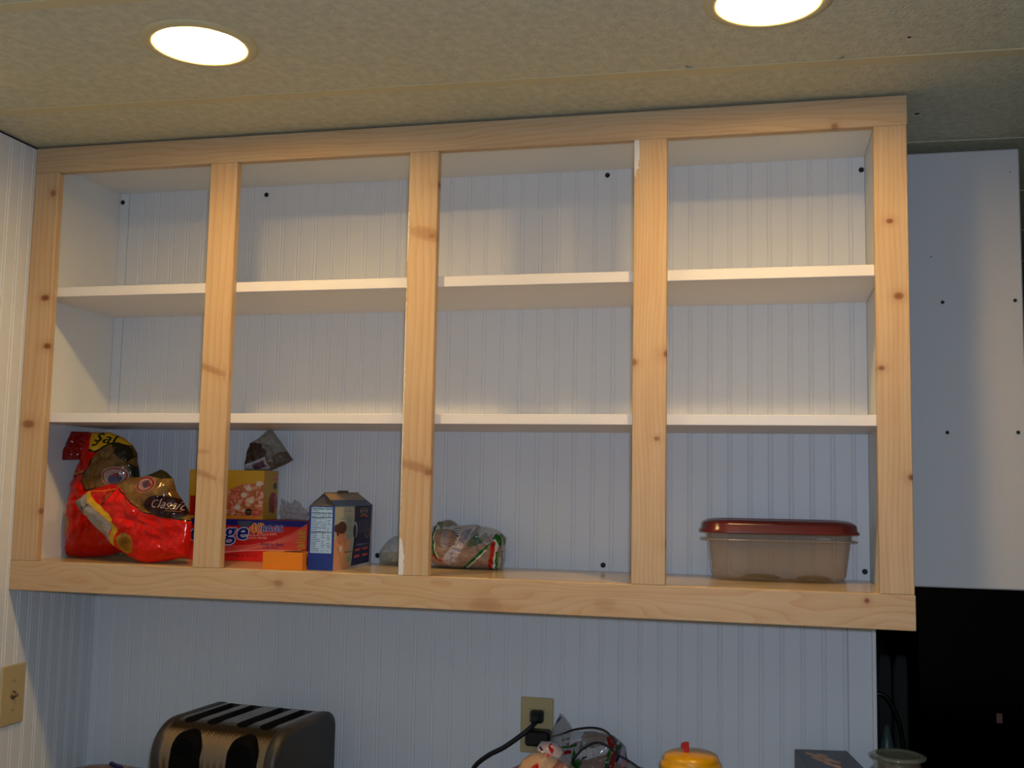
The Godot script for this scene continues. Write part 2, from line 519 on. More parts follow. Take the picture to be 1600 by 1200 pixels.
func _lamp(at: Vector3, label: String):
	var t := thing("ceiling_lamp", label, "ceiling lamp", at, 0.0, "recessed ceiling lamps")
	var st := begin()
	lathe(st, [Vector2(0.074, 0.002), Vector2(0.0745, -0.003), Vector2(0.078, -0.005), Vector2(0.088, -0.0045), Vector2(0.094, -0.002), Vector2(0.095, 0.0)], 64)
	obj("trim_ring", st, M.batten, t)
	var s2 := begin()
	lathe(s2, [Vector2(0.074, 0.001), Vector2(0.071, 0.03), Vector2(0.064, 0.08), Vector2(0.06, 0.115), Vector2(0.0, 0.117)], 64)
	obj("reflector", s2, mat(Color(0.93, 0.90, 0.82), 0.35), t)
	var s3 := begin()
	lathe(s3, [Vector2(0.0, 0.010), Vector2(0.018, 0.012), Vector2(0.034, 0.018), Vector2(0.045, 0.029), Vector2(0.0475, 0.042), Vector2(0.044, 0.058), Vector2(0.03, 0.082), Vector2(0.02, 0.095), Vector2(0.018, 0.113)], 48)
	var bm := mat(Color(1, 0.95, 0.85), 0.4)
	bm.emission_enabled = true; bm.emission = Color(1.0, 0.88, 0.62); bm.emission_energy_multiplier = 4.0
	obj("bulb", s3, bm, t)
	var l := OmniLight3D.new(); l.name = "lamp_light"
	l.position = Vector3(0, 0.03, 0)
	l.light_color = LAMP_COLOR
	l.light_energy = LAMP
	l.light_size = 0.035
	l.omni_range = 10; l.omni_attenuation = 2.0
	l.shadow_enabled = true
	t.add_child(l)

func _cabinet():
	var t := thing("wall_cabinet", "long open wall cabinet with unfinished pine face frame and white shelves", "cabinet", P(0, 0, 0))
	var W := 1.8019
	var fz := -0.019
	# face frame
	var rails := [
		["top_rail", 0.8968, 0.9521, 11, 7.0, 0.22, [[0.7, 0.93, 0.1, 0.006, 0.5]]],
		["bottom_rail", 0.0, 0.0611, 12, 6.0, 0.5, [[0.62, 0.575, 0.2, 0.03, 0.25], [0.3, 0.34, 0.08, 0.01, 0.4], [0.15, 0.955, 0.05, 0.004, 0.9], [0.45, 0.70, 0.12, 0.02, 0.15]]]]
	for r in rails:
		var y0: float = r[1]; var y1: float = r[2]
		var uvf := func(p: Vector3): return Vector2((y1 - p.y + (0.0 - p.z)) / (y1 - y0 + 0.02), p.x / W)
		obj(r[0], boxm(Vector3(0, y0, fz), Vector3(W, y1, 0), 0.0012, uvf), pine(y1 - y0, W, r[3], r[6], r[4], r[5]), t)
	var stiles := [
		[0.001, 0.061, 21, 6.0, 0.10, [[0.55, 0.33, 0.12, 0.006, 0.9], [0.72, 0.455, 0.12, 0.006, 0.9], [0.28, 0.655, 0.17, 0.008, 0.7], [0.85, 0.875, 0.1, 0.006, 0.6], [0.6, 0.055, 0.08, 0.007, 0.6]], []],
		[0.4235, 0.4845, 22, 5.0, 0.09, [[0.25, 0.518, 0.4, 0.007, 0.34, -1.6], [0.2, 0.775, 0.35, 0.006, 0.3, -1.5], [0.1, 0.72, 0.2, 0.005, 0.2]], []],
		[0.8611, 0.9216, 23, 5.0, 0.09, [[0.5, 0.20, 0.42, 0.013, 0.34, -0.6], [0.62, 0.205, 0.08, 0.004, 0.6], [0.9, 0.08, 0.14, 0.006, 0.7], [0.4, 0.75, 0.45, 0.009, 0.32, -1.0], [0.7, 0.762, 0.12, 0.006, 0.55]], [[0.0, 0.97, 0.13, 0.05], [0.0, 0.60, 0.03, 0.25], [0.0, 0.2, 0.025, 0.06]]],
		[1.3100, 1.3725, 24, 11.0, 0.10, [[0.82, 0.492, 0.12, 0.007, 0.95], [0.95, 0.91, 0.13, 0.007, 0.95], [0.55, 0.68, 0.06, 0.004, 0.6], [0.02, 0.51, 0.08, 0.006, 0.6]], [[0.0, 0.03, 0.12, 0.045]]],
		[1.7431, 1.8005, 25, 9.0, 0.08, [[0.33, 0.21, 0.07, 0.004, 0.9], [0.5, 0.373, 0.1, 0.006, 0.8], [0.1, 0.527, 0.07, 0.004, 0.8], [0.72, 0.757, 0.08, 0.005, 0.9]], []]]
	for s in stiles:
		var x0: float = s[0]; var x1: float = s[1]
		var H := 0.8357
		var uvf := func(p: Vector3): return Vector2((p.x - x0 + (0.0 - p.z)) / (x1 - x0 + 0.02), (0.8968 - p.y) / H)
		obj("stile", boxm(Vector3(x0, 0.0612, fz), Vector3(x1, 0.8967, 0), 0.0012, uvf), pine(x1 - x0, H, s[2], s[5], s[3], s[4], s[6]), t)
	# carcass
	obj("side_panel", boxm(Vector3(0.001, 0.0, -0.3065), Vector3(0.012, 0.945, fz - 0.0002), 0.0006), M.white, t)
	obj("side_panel", boxm(Vector3(1.7555, 0.0, -0.3065), Vector3(1.7675, 0.945, fz - 0.0002), 0.0006), M.white, t)
	obj("top_panel", boxm(Vector3(0.0125, 0.9332, -0.3005), Vector3(1.755, 0.945, fz - 0.0002), 0.0005), M.white, t)
	obj("bottom_panel", boxm(Vector3(0.0125, 0.042, -0.3005), Vector3(1.755, SH, fz - 0.0002), 0.0005), M.bottom, t)
	for y in [[0.6259, 0.6468], [0.3541, 0.374]]:
		obj("shelf", boxm(Vector3(0.0125, y[0], -0.3005), Vector3(1.755, y[1], fz - 0.0004), 0.001), M.shelf, t)
	var back := obj("back_panel", boxm(Vector3(0.0125, 0.042, -0.3068), Vector3(1.755, 0.945, -0.3058), 0.0003), M.bead, t)
	tag(back, "white beadboard back of the cabinet")
	var strip := bead_strip(0.0413, 0.0425, 0.9445)
	var x := 1.024 - 0.0413 * 24 - 0.0368
	for k in 44:
		if x > 0.0120 and x + 0.0413 < 1.7555: obj("plank", strip, M.bead, back, Vector3(x, 0, -0.3008))
		x += 0.0413
	obj("plank", boxm(Vector3(0.0125, 0.0425, -0.3058), Vector3(0.0368, 0.9445, -0.3008), 0.0004), M.bead, back)
	obj("plank", boxm(Vector3(1.7305, 0.0425, -0.3058), Vector3(1.755, 0.9445, -0.3008), 0.0004), M.bead, back)
	for p in [Vector2(0.0195, 0.912), Vector2(0.402, 0.914), Vector2(1.216, 0.921), Vector2(1.7485, 0.906), Vector2(0.708, 0.077), Vector2(1.215, 0.073), Vector2(1.745, 0.078)]:
		screw(t, Vector3(p.x, p.y, -0.3008), 0.0055)

func screw(parent: Node, at: Vector3, r: float):
	var st := begin()
	lathe(st, [Vector2(0.0, 0.0022), Vector2(r * 0.25, 0.0019), Vector2(r * 0.4, 0.0026), Vector2(r * 0.8, 0.0022), Vector2(r, 0.0008), Vector2(r, -0.001)], 20)
	var o := obj("screw_head", st, M.screw, parent, at)
	o.rotation.x = PI / 2

func _hanging_cabinet():
	var t := thing("hanging_cabinet", "plain white back of a hanging cabinet with four dark screws, right of the open shelves", "cabinet", P(1.79, 0.052, -0.3))
	obj("back_panel", boxm(Vector3(0, 0, -0.006), Vector3(0.263, 0.883, 0), 0.0025), mat(Color(0.80, 0.79, 0.78), 0.5), t)
	obj("body", boxm(Vector3(0.002, 0.002, -0.30), Vector3(0.261, 0.880, -0.0065), 0.001), M.white, t)
	for p in [Vector2(0.112, 0.571), Vector2(0.248, 0.572), Vector2(0.116, 0.307), Vector2(0.247, 0.308)]:
		screw(t, Vector3(p.x, p.y, 0.0), 0.0036)
	for p in [Vector2(0.092, 0.666), Vector2(0.245, 0.835), Vector2(0.03, 0.01)]:
		screw(t, Vector3(p.x, p.y, -0.0008), 0.0012)

# carton: six printed faces in one mesh is avoided; the body is one box, prints lie on it as thin labels
func carton(parent: Node, called: String, lo: Vector3, hi: Vector3, m: Material, front: Texture2D = null, side: Texture2D = null, rough := 0.35):
	var b := obj(called, boxm(lo, hi, 0.0008), m, parent)
	if front:
		var st := begin()
		st.set_smooth_group(-1)
		var z := hi.z + 0.00025; var e := 0.0006
		face(st, [Vector3(lo.x + e, hi.y - e, z), Vector3(hi.x - e, hi.y - e, z), Vector3(hi.x - e, lo.y + e, z), Vector3(lo.x + e, lo.y + e, z)], (lo + hi) / 2, [Vector2(0, 0), Vector2(1, 0), Vector2(1, 1), Vector2(0, 1)])
		obj("front_print", st, mat(Color.WHITE, rough, 0.0, front), parent)
	if side:
		var st := begin()
		st.set_smooth_group(-1)
		var x := hi.x + 0.00025; var e := 0.0006
		face(st, [Vector3(x, hi.y - e, hi.z - e), Vector3(x, hi.y - e, lo.z + e), Vector3(x, lo.y + e, lo.z + e), Vector3(x, lo.y + e, hi.z - e)], (lo + hi) / 2, [Vector2(0, 0), Vector2(1, 0), Vector2(1, 1), Vector2(0, 1)])
		obj("side_print", st, mat(Color.WHITE, rough, 0.0, side), parent)
	return b

func foil(tex: Texture2D) -> StandardMaterial3D:
	var m := mat(Color.WHITE, 0.13, 0.0, tex)
	m.metallic_specular = 0.42
	return m

func _shelf_things():
	var c_red := Color(0.74, 0.06, 0.015); var tan := Color(0.42, 0.30, 0.13); var ink := Color(0.09, 0.06, 0.02)
	var yel := Color(0.82, 0.62, 0.08)
	# --- upright chip bag at the left
	var oA := V([290, 150, 430, 150, 545, 195, 600, 240, 632, 300, 630, 350, 655, 470, 690, 620, 690, 780, 650, 900, 560, 1020, 440, 1052, 300, 1064, 160, 1056, 152, 960, 138, 860, 140, 700, 172, 600, 170, 520, 200, 450, 238, 350, 245, 250])
	var bA := bounds(oA)
	var pa := Painter.new(bA[0], bA[1], 300, c_red)
	var tanA := V([372, 345, 400, 290, 480, 225, 570, 215, 640, 290, 640, 350, 665, 470, 660, 560, 560, 570, 440, 562, 335, 572, 303, 510, 345, 420])
	pa.poly(tanA, tan)
	pa.speckle(tanA, [Color(0.50, 0.37, 0.17, 0.6), Color(0.35, 0.24, 0.10, 0.6), Color(0.45, 0.27, 0.10, 0.5)], 60, 12, 45, 4)
	pa.poly(V([480, 235, 560, 228, 610, 270, 632, 330, 600, 370, 540, 330, 500, 280]), Color(0.13, 0.10, 0.04))
	pa.poly(V([600, 370, 640, 400, 665, 500, 640, 480, 612, 420]), Color(0.12, 0.11, 0.08))
	pa.line(V([375, 345, 345, 420, 303, 510, 340, 576, 430, 560]), 9, ink)
	pa.poly(V([300, 145, 430, 145, 545, 190, 605, 235, 590, 250, 520, 226, 470, 228, 415, 270, 375, 292, 330, 278, 318, 200]), yel)
	pa.line(V([328, 280, 375, 297, 415, 276, 470, 234, 520, 230, 590, 252]), 12, Color(0.03, 0.10, 0.03))
	pa.text("Sal", Vector2(430, 200), 90, Color(0.03, 0.14, 0.04), 0.18, 1.25, 800)
	pa.line(V([350, 240, 362, 250, 378, 245, 384, 225]), 12, Color(0.03, 0.14, 0.04))
	pa.oval(Vector2(535, 470), 84, 68, Color(0.62, 0.50, 0.45)); pa.oval(Vector2(535, 470), 76, 60, Color(0.50, 0.16, 0.14)); pa.oval(Vector2(535, 472), 66, 52, Color(0.60, 0.49, 0.45))
	pa.oval(Vector2(540, 490), 42, 34, Color(0.26, 0.25, 0.38)); pa.oval(Vector2(545, 460), 22, 14, Color(0.5, 0.15, 0.13))
	pa.line(V([185, 470, 250, 450, 320, 440]), 16, Color(0.65, 0.42, 0.08)); pa.line(V([180, 490, 260, 470, 318, 455]), 8, ink)
	pa.poly(V([135, 640, 175, 600, 190, 745, 138, 750]), yel)
	pa.oval(Vector2(168, 830), 46, 62, Color(0.66, 0.46, 0.08)); pa.oval(Vector2(168, 830), 30, 44, Color(0.58, 0.40, 0.09))
	var t := thing("chip_bag", "upright red chip bag with folded top and yellow logo, at left end of shelf", "chip bag", P(0.118, SH, -0.145), 0.0, "red chip bags")
	var kA := Vector2(3.447e-4, 3.05e-4)
	obj("bag", pillow(oA, Vector2(415, 1066), kA, 0.036, 0.04, 5, 0.006, 2.6, 24.0, 22, 96), foil(pa.tex()), t)
	var fold := obj("folded_top", pillow(V([165, 146, 292, 148, 286, 210, 242, 350, 170, 356, 104, 358, 106, 240, 130, 195]), Vector2(415, 1066), kA, 0.010, 0.010, 9, 0.008, 1.6, 70.0, 10, 40), foil(noise_tex(0.04, Color(0.42, 0.03, 0.02), Color(0.62, 0.04, 0.02))), t, Vector3(0, 0, 0.004))
	tag(fold, "dark red flap of the bag folded over to the left")
	# --- leaning chip bag in front of it
	var oB := V([150, 415, 310, 285, 345, 265, 520, 200, 640, 190, 700, 150, 800, 110, 960, 95, 1060, 50, 1140, 10, 1200, 35, 1285, 110, 1330, 250, 1420, 380, 1490, 500, 1540, 620, 1545, 830, 1530, 1030, 1400, 1056, 1250, 1092, 1060, 1117, 960, 1108, 840, 1055, 660, 935, 560, 855, 430, 745, 360, 665, 290, 562, 250, 560])
	var bB := bounds(oB)
	var pb := Painter.new(bB[0], bB[1], 420, Color(0.80, 0.075, 0.015))
	var tanB := V([640, 180, 700, 140, 800, 100, 960, 85, 1140, 0, 1200, 25, 1300, 110, 1345, 250, 1435, 380, 1505, 500, 1555, 620, 1400, 590, 1070, 528, 930, 405, 740, 250, 680, 225])
	pb.poly(tanB, tan)
	pb.speckle(tanB, [Color(0.52, 0.38, 0.18, 0.6), Color(0.35, 0.24, 0.10, 0.6), Color(0.48, 0.28, 0.10, 0.5)], 80, 20, 70, 6)
	pb.poly(V([960, 90, 1140, 0, 1200, 25, 1290, 110, 1200, 120, 1080, 95]), Color(0.16, 0.13, 0.05))
	pb.line(V([700, 245, 810, 330, 930, 425, 1070, 520, 1400, 585, 1545, 610]), 14, ink); pb.line(V([900, 380, 1060, 500, 1130, 510]), 26, Color(0.55, 0.35, 0.08))
	pb.oval(Vector2(1290, 450), 240, 128, Color(0.20, 0.16, 0.06), 0.22); pb.oval(Vector2(1290, 445), 225, 115, Color(0.16, 0.03, 0.03), 0.22)
	pb.text("Classic", Vector2(1310, 425), 130, Color(0.66, 0.6, 0.56), 0.1, 0.85, 400, 0, Color.WHITE, 0.2)
	pb.line(V([1290, 490, 1440, 500]), 14, Color(0.45, 0.3, 0.12))
	pb.oval(Vector2(1030, 190), 128, 100, Color(0.58, 0.42, 0.36)); pb.oval(Vector2(1030, 190), 116, 90, Color(0.48, 0.14, 0.12)); pb.oval(Vector2(1030, 190), 94, 70, Color(0.58, 0.44, 0.40))
	pb.oval(Vector2(1045, 185), 55, 45, Color(0.28, 0.22, 0.30)); pb.oval(Vector2(1090, 195), 30, 24, Color(0.46, 0.14, 0.12))
	pb.poly(V([345, 265, 520, 195, 650, 185, 690, 245, 640, 290, 545, 450, 500, 430, 430, 340]), Color(0.70, 0.06, 0.03))
	pb.line(V([360, 285, 520, 275, 665, 255]), 14, Color(0.75, 0.40, 0.06)); pb.line(V([665, 260, 620, 340, 530, 448]), 14, ink); pb.line(V([640, 290, 560, 400]), 22, Color(0.50, 0.36, 0.14))
	pb.poly(V([145, 415, 310, 292, 372, 400, 500, 530, 680, 650, 690, 690, 640, 760, 625, 900, 560, 860, 430, 750, 360, 670, 285, 566, 245, 564]), Color(0.62, 0.58, 0.52))
	pb.poly(V([155, 420, 255, 395, 300, 500, 285, 566, 245, 564]), Color(0.42, 0.45, 0.43)); pb.poly(V([240, 500, 280, 470, 300, 540, 270, 560]), Color(0.12, 0.14, 0.14))
	pb.line(V([300, 495, 375, 440]), 10, ink)
	for i in 13: pb.line([Vector2(385 + i * 20, 500 + i * 18), Vector2(335 + i * 23, 575 + i * 22)], 3.5, Color(0.38, 0.35, 0.33, 0.7))
	pb.poly(V([300, 292, 345, 275, 480, 425, 640, 545, 705, 660, 775, 710, 705, 830, 672, 945, 630, 915, 640, 800, 690, 690, 600, 595, 450, 490, 370, 400]), yel)
	pb.oval(Vector2(830, 885), 97, 122, Color(0.60, 0.44, 0.07)); pb.oval(Vector2(830, 885), 70, 90, Color(0.50, 0.34, 0.06)); pb.oval(Vector2(825, 880), 38, 50, Color(0.44, 0.28, 0.05))
	t = thing("chip_bag", "leaning red chip bag with white nutrition label strip, in front of the upright one", "chip bag", P(0.243, SH, -0.066), 0.0, "red chip bags")
	obj("bag", pillow(oB, Vector2(850, 1118), Vector2(1.996e-4, 1.78e-4), 0.030, 0.030, 14, 0.007, 2.4, 24.0, 22, 110), foil(pb.tex()), t)

	# --- red box of storage bags
	var pr := Painter.new(Vector2(290, 720), Vector2(1150, 1015), 620, Color(0.80, 0.07, 0.05), 190)
	# sketch: crop pixels of the box front, 60..858 wide shown
	pr = Painter.new(Vector2(55, 725), Vector2(860, 1035), 640, Color(0.80, 0.07, 0.05), 230)
	pr.rect(55, 725, 860, 770, Color(0.07, 0.11, 0.45))
	pr.poly(V([300, 975, 420, 950, 600, 900, 760, 830, 860, 745, 860, 930, 700, 945, 480, 950, 300, 985]), Color(0.86, 0.30, 0.24))
	for k in 5: pr.line(V([300, 930 + k * 12, 480, 915 + k * 8, 640, 880 + k * 6, 760, 820 + k * 12, 860, 745 + k * 28]), 3, Color(0.92, 0.55, 0.48))
	pr.line(V([300, 975, 460, 957, 620, 948, 860, 944]), 6, Color(0.92, 0.66, 0.60))
	pr.poly(V([390, 735, 495, 735, 470, 775, 430, 790, 395, 760]), Color(0.30, 0.34, 0.38))
	pr.text("Storage", Vector2(200, 832), 150, Color(0.06, 0.12, 0.42), -0.05, 1.0, 800, 7, Color(0.75, 0.85, 0.92), 0.15)
	pr.text("40", Vector2(522, 787), 98, Color(0.90, 0.40, 0.06), 0.0, 0.95, 800, 4, Color(0.95, 0.82, 0.62), 0.1)
	pr.text("BAGS", Vector2(627, 788), 62, Color(0.08, 0.18, 0.50), -0.02, 0.95, 800, 3, Color(0.75, 0.8, 0.9), 0.1)
	pr.text("bolsas de cierre doble", Vector2(560, 834), 24, Color(0.94, 0.7, 0.62), -0.09, 0.8); pr.text("plastic storage", Vector2(534, 858), 22, Color(0.94, 0.7, 0.62), -0.06, 0.8)
	pr.text("Press to Close", Vector2(632, 906), 30, Color(0.08, 0.1, 0.4), 0.0, 0.75); pr.text("Presione y cierre", Vector2(620, 930), 16, Color(0.08, 0.1, 0.4), 0.0, 0.8)
	pr.text("value", Vector2(820, 880), 84, Color(0.72, 0.62, 0.12), -PI / 2, 0.8, 700)
	pr.text("10.5 in x 11 in", Vector2(420, 995), 26, Color(0.45, 0.05, 0.04), 0.02, 1.4)
	t = thing("storage_bag_box", "long red box of 40 storage bags behind the second upright, under the yellow box", "box", P(0.289, SH, -0.297))
	carton(t, "box", Vector3(0, 0, 0), Vector3(0.288, 0.0915, 0.085), mat(Color(0.60, 0.07, 0.06), 0.4), pr.tex())
	# --- yellow popcorn box on it
	var py := Painter.new(Vector2(55, 400), Vector2(562, 735), 400, Color(0.85, 0.62, 0.03))
	var pop := V([320, 540, 400, 500, 480, 490, 562, 470, 562, 735, 320, 735])
	py.poly(V([300, 560, 360, 520, 420, 495, 500, 490, 562, 470, 562, 735, 280, 735]), Color(0.80, 0.42, 0.24))
	py.speckle(V([300, 560, 360, 520, 420, 495, 500, 490, 562, 465, 562, 735, 300, 735]), [Color(0.88, 0.58, 0.42), Color(0.78, 0.34, 0.20), Color(0.90, 0.68, 0.54), Color(0.70, 0.40, 0.16), Color(0.86, 0.46, 0.34)], 190, 8, 20, 12)
	for p in V([530, 490, 460, 525, 480, 610, 390, 655, 430, 570]): py.oval(p, 20, 18, Color(0.88, 0.80, 0.68))
	py.oval(Vector2(467, 686), 23, 24, Color(0.06, 0.04, 0.03)); py.line(V([450, 682, 484, 682]), 4, Color(0.6, 0.5, 0.3)); py.line(V([453, 692, 481, 692]), 4, Color(0.6, 0.5, 0.3))
	py.oval(Vector2(517, 688), 20, 22, Color(0.78, 0.12, 0.10)); py.text("15", Vector2(517, 688), 28, Color(0.9, 0.7, 0.65))
	py.line(V([322, 688, 430, 688]), 3, Color(0.4, 0.25, 0.05)); py.rect(300, 715, 562, 735, Color(0.86, 0.52, 0.12))
	py.rect(62, 580, 110, 720, Color(0.72, 0.08, 0.05))
	var ps := Painter.new(Vector2(60, 50), Vector2(325, 985), 150, Color(0.78, 0.58, 0.03), 300)
	ps.oval(Vector2(262, 180), 32, 60, Color(0.80, 0.28, 0.18)); ps.oval(Vector2(262, 170), 20, 34, Color(0.85, 0.55, 0.45))
	ps.oval(Vector2(264, 340), 34, 66, Color(0.12, 0.10, 0.06)); ps.line(V([264, 300, 264, 380]), 12, Color(0.4, 0.36, 0.28))
	ps.oval(Vector2(236, 670), 82, 205, Color(0.62, 0.10, 0.06)); ps.line(V([285, 520, 285, 850]), 22, Color(0.85, 0.45, 0.40))
	ps.text("VALUE", Vector2(215, 700), 130, Color(0.10, 0.05, 0.03), -PI / 2, 0.75, 800, 6, Color(0.8, 0.4, 0.1))
	t = thing("popcorn_box", "yellow popcorn box standing on the red storage bag box", "box", P(0.284, SH + 0.0915, -0.289))
	carton(t, "box", Vector3(0, 0, 0), Vector3(0.183, 0.109, 0.071), mat(Color(0.72, 0.52, 0.04), 0.4), py.tex(), ps.tex())
	# --- grey film bag lying on the yellow box
	var oG := V([325, 300, 352, 225, 400, 195, 462, 140, 500, 140, 562, 225, 605, 285, 640, 335, 600, 362, 560, 382, 510, 405, 420, 408, 326, 408])
	var bG := bounds(oG)
	var pg := Painter.new(bG[0], bG[1], 220, Color(0.60, 0.57, 0.50, 0.52))
	pg.poly(V([490, 345, 560, 290, 605, 275, 650, 340, 600, 365, 510, 412, 495, 412]), Color(0.34, 0.28, 0.22, 0.85))
	pg.poly(V([320, 300, 350, 235, 400, 222, 450, 235, 490, 285, 490, 340, 440, 350, 320, 410]), Color(0.24, 0.17, 0.14, 0.93))
	pg.poly(V([330, 375, 400, 350, 480, 320, 510, 390, 480, 410, 325, 412]), Color(0.74, 0.74, 0.74, 0.9))
	pg.poly(V([385, 375, 470, 340, 485, 380, 430, 398, 390, 402]), Color(0.42, 0.28, 0.33, 0.95))
	pg.line(V([355, 228, 372, 230]), 10, Color(0.05, 0.04, 0.04, 1.0))
	t = thing("plastic_bag", "grey see-through plastic bag with white and purple label, on top of the yellow box", "plastic bag", P(0.434, SH + 0.2008, -0.252))
	obj("bag", pillow(oG, Vector2(410, 409), Vector2(3.66e-4, 3.36e-4), 0.022, 0.022, 21, 0.006, 2.2, 45.0, 14, 60), film(Color.WHITE, pg.tex(), 0.3), t)
	# --- crumpled clear bag on the red box
	var oC := V([650, 600, 700, 635, 728, 625, 752, 604, 800, 650, 852, 690, 838, 715, 826, 742, 700, 742, 650, 742])
	t = thing("plastic_bag", "small crumpled clear plastic bag on the red box, right of the yellow box", "plastic bag", P(0.527, SH + 0.0918, -0.255))
	obj("bag", pillow(oC, Vector2(750, 742), Vector2(3.1e-4, 3.3e-4), 0.022, 0.018, 27, 0.014, 2.0, 60.0, 16, 70), film(Color(0.72, 0.68, 0.66, 0.26), null, 0.08), t)
	# --- small orange box
	t = thing("orange_box", "small orange box with lifted top flap, beside the blue carton", "box", P(0.562, SH, -0.0775))
	carton(t, "box", Vector3(0, 0, 0), Vector3(0.0865, 0.0345, 0.047), mat(Color(0.84, 0.48, 0.02), 0.4))
	var sd := begin()
	box(sd, Vector3(0.0870, 0.008, 0.014), Vector3(0.0873, 0.026, 0.026), 0.0001)
	obj("dark_print", sd, mat(Color(0.25, 0.10, 0.02), 0.5), t)
	var fl := begin()
	box(fl, Vector3(0.0, 0.0, -0.022), Vector3(0.040, 0.0008, 0.0), 0.0003)
	var flo := obj("flap", fl, mat(Color(0.30, 0.14, 0.04), 0.5), t, Vector3(0.038, 0.0348, 0.030))
	flo.rotation.z = 0.05
	_blue_carton()
	# --- clear dome of a bag behind the third upright
	var oD := V([895, 930, 900, 880, 935, 830, 1000, 750, 1080, 685, 1160, 655, 1280, 650, 1400, 720, 1470, 830, 1500, 930, 1495, 1040, 1400, 1060, 1000, 1060, 905, 1045])
	var bD := bounds(oD)
	var pd := Painter.new(bD[0], bD[1], 160, Color(0.72, 0.76, 0.74, 0.30))
	pd.poly(V([930, 900, 1000, 885, 1160, 880, 1500, 900, 1500, 1060, 960, 1050]), Color(0.48, 0.48, 0.42, 0.55))
	pd.line(V([960, 1000, 1160, 1010, 1450, 1000]), 26, Color(0.32, 0.34, 0.30, 0.6)); pd.line(V([1000, 1030, 1180, 1035]), 20, Color(0.55, 0.34, 0.26, 0.5))
	t = thing("plastic_bag", "clear domed plastic bag half hidden behind the middle upright, right of the blue carton", "plastic bag", P(0.786, SH, -0.245))
	obj("bag", pillow(oD, Vector2(1200, 1060), Vector2(1.757e-4, 1.66e-4), 0.034, 0.034, 33, 0.004, 2.4, 40.0, 14, 60), film(Color.WHITE, pd.tex(), 0.12), t)
	_bread_bag()
	_food_box()

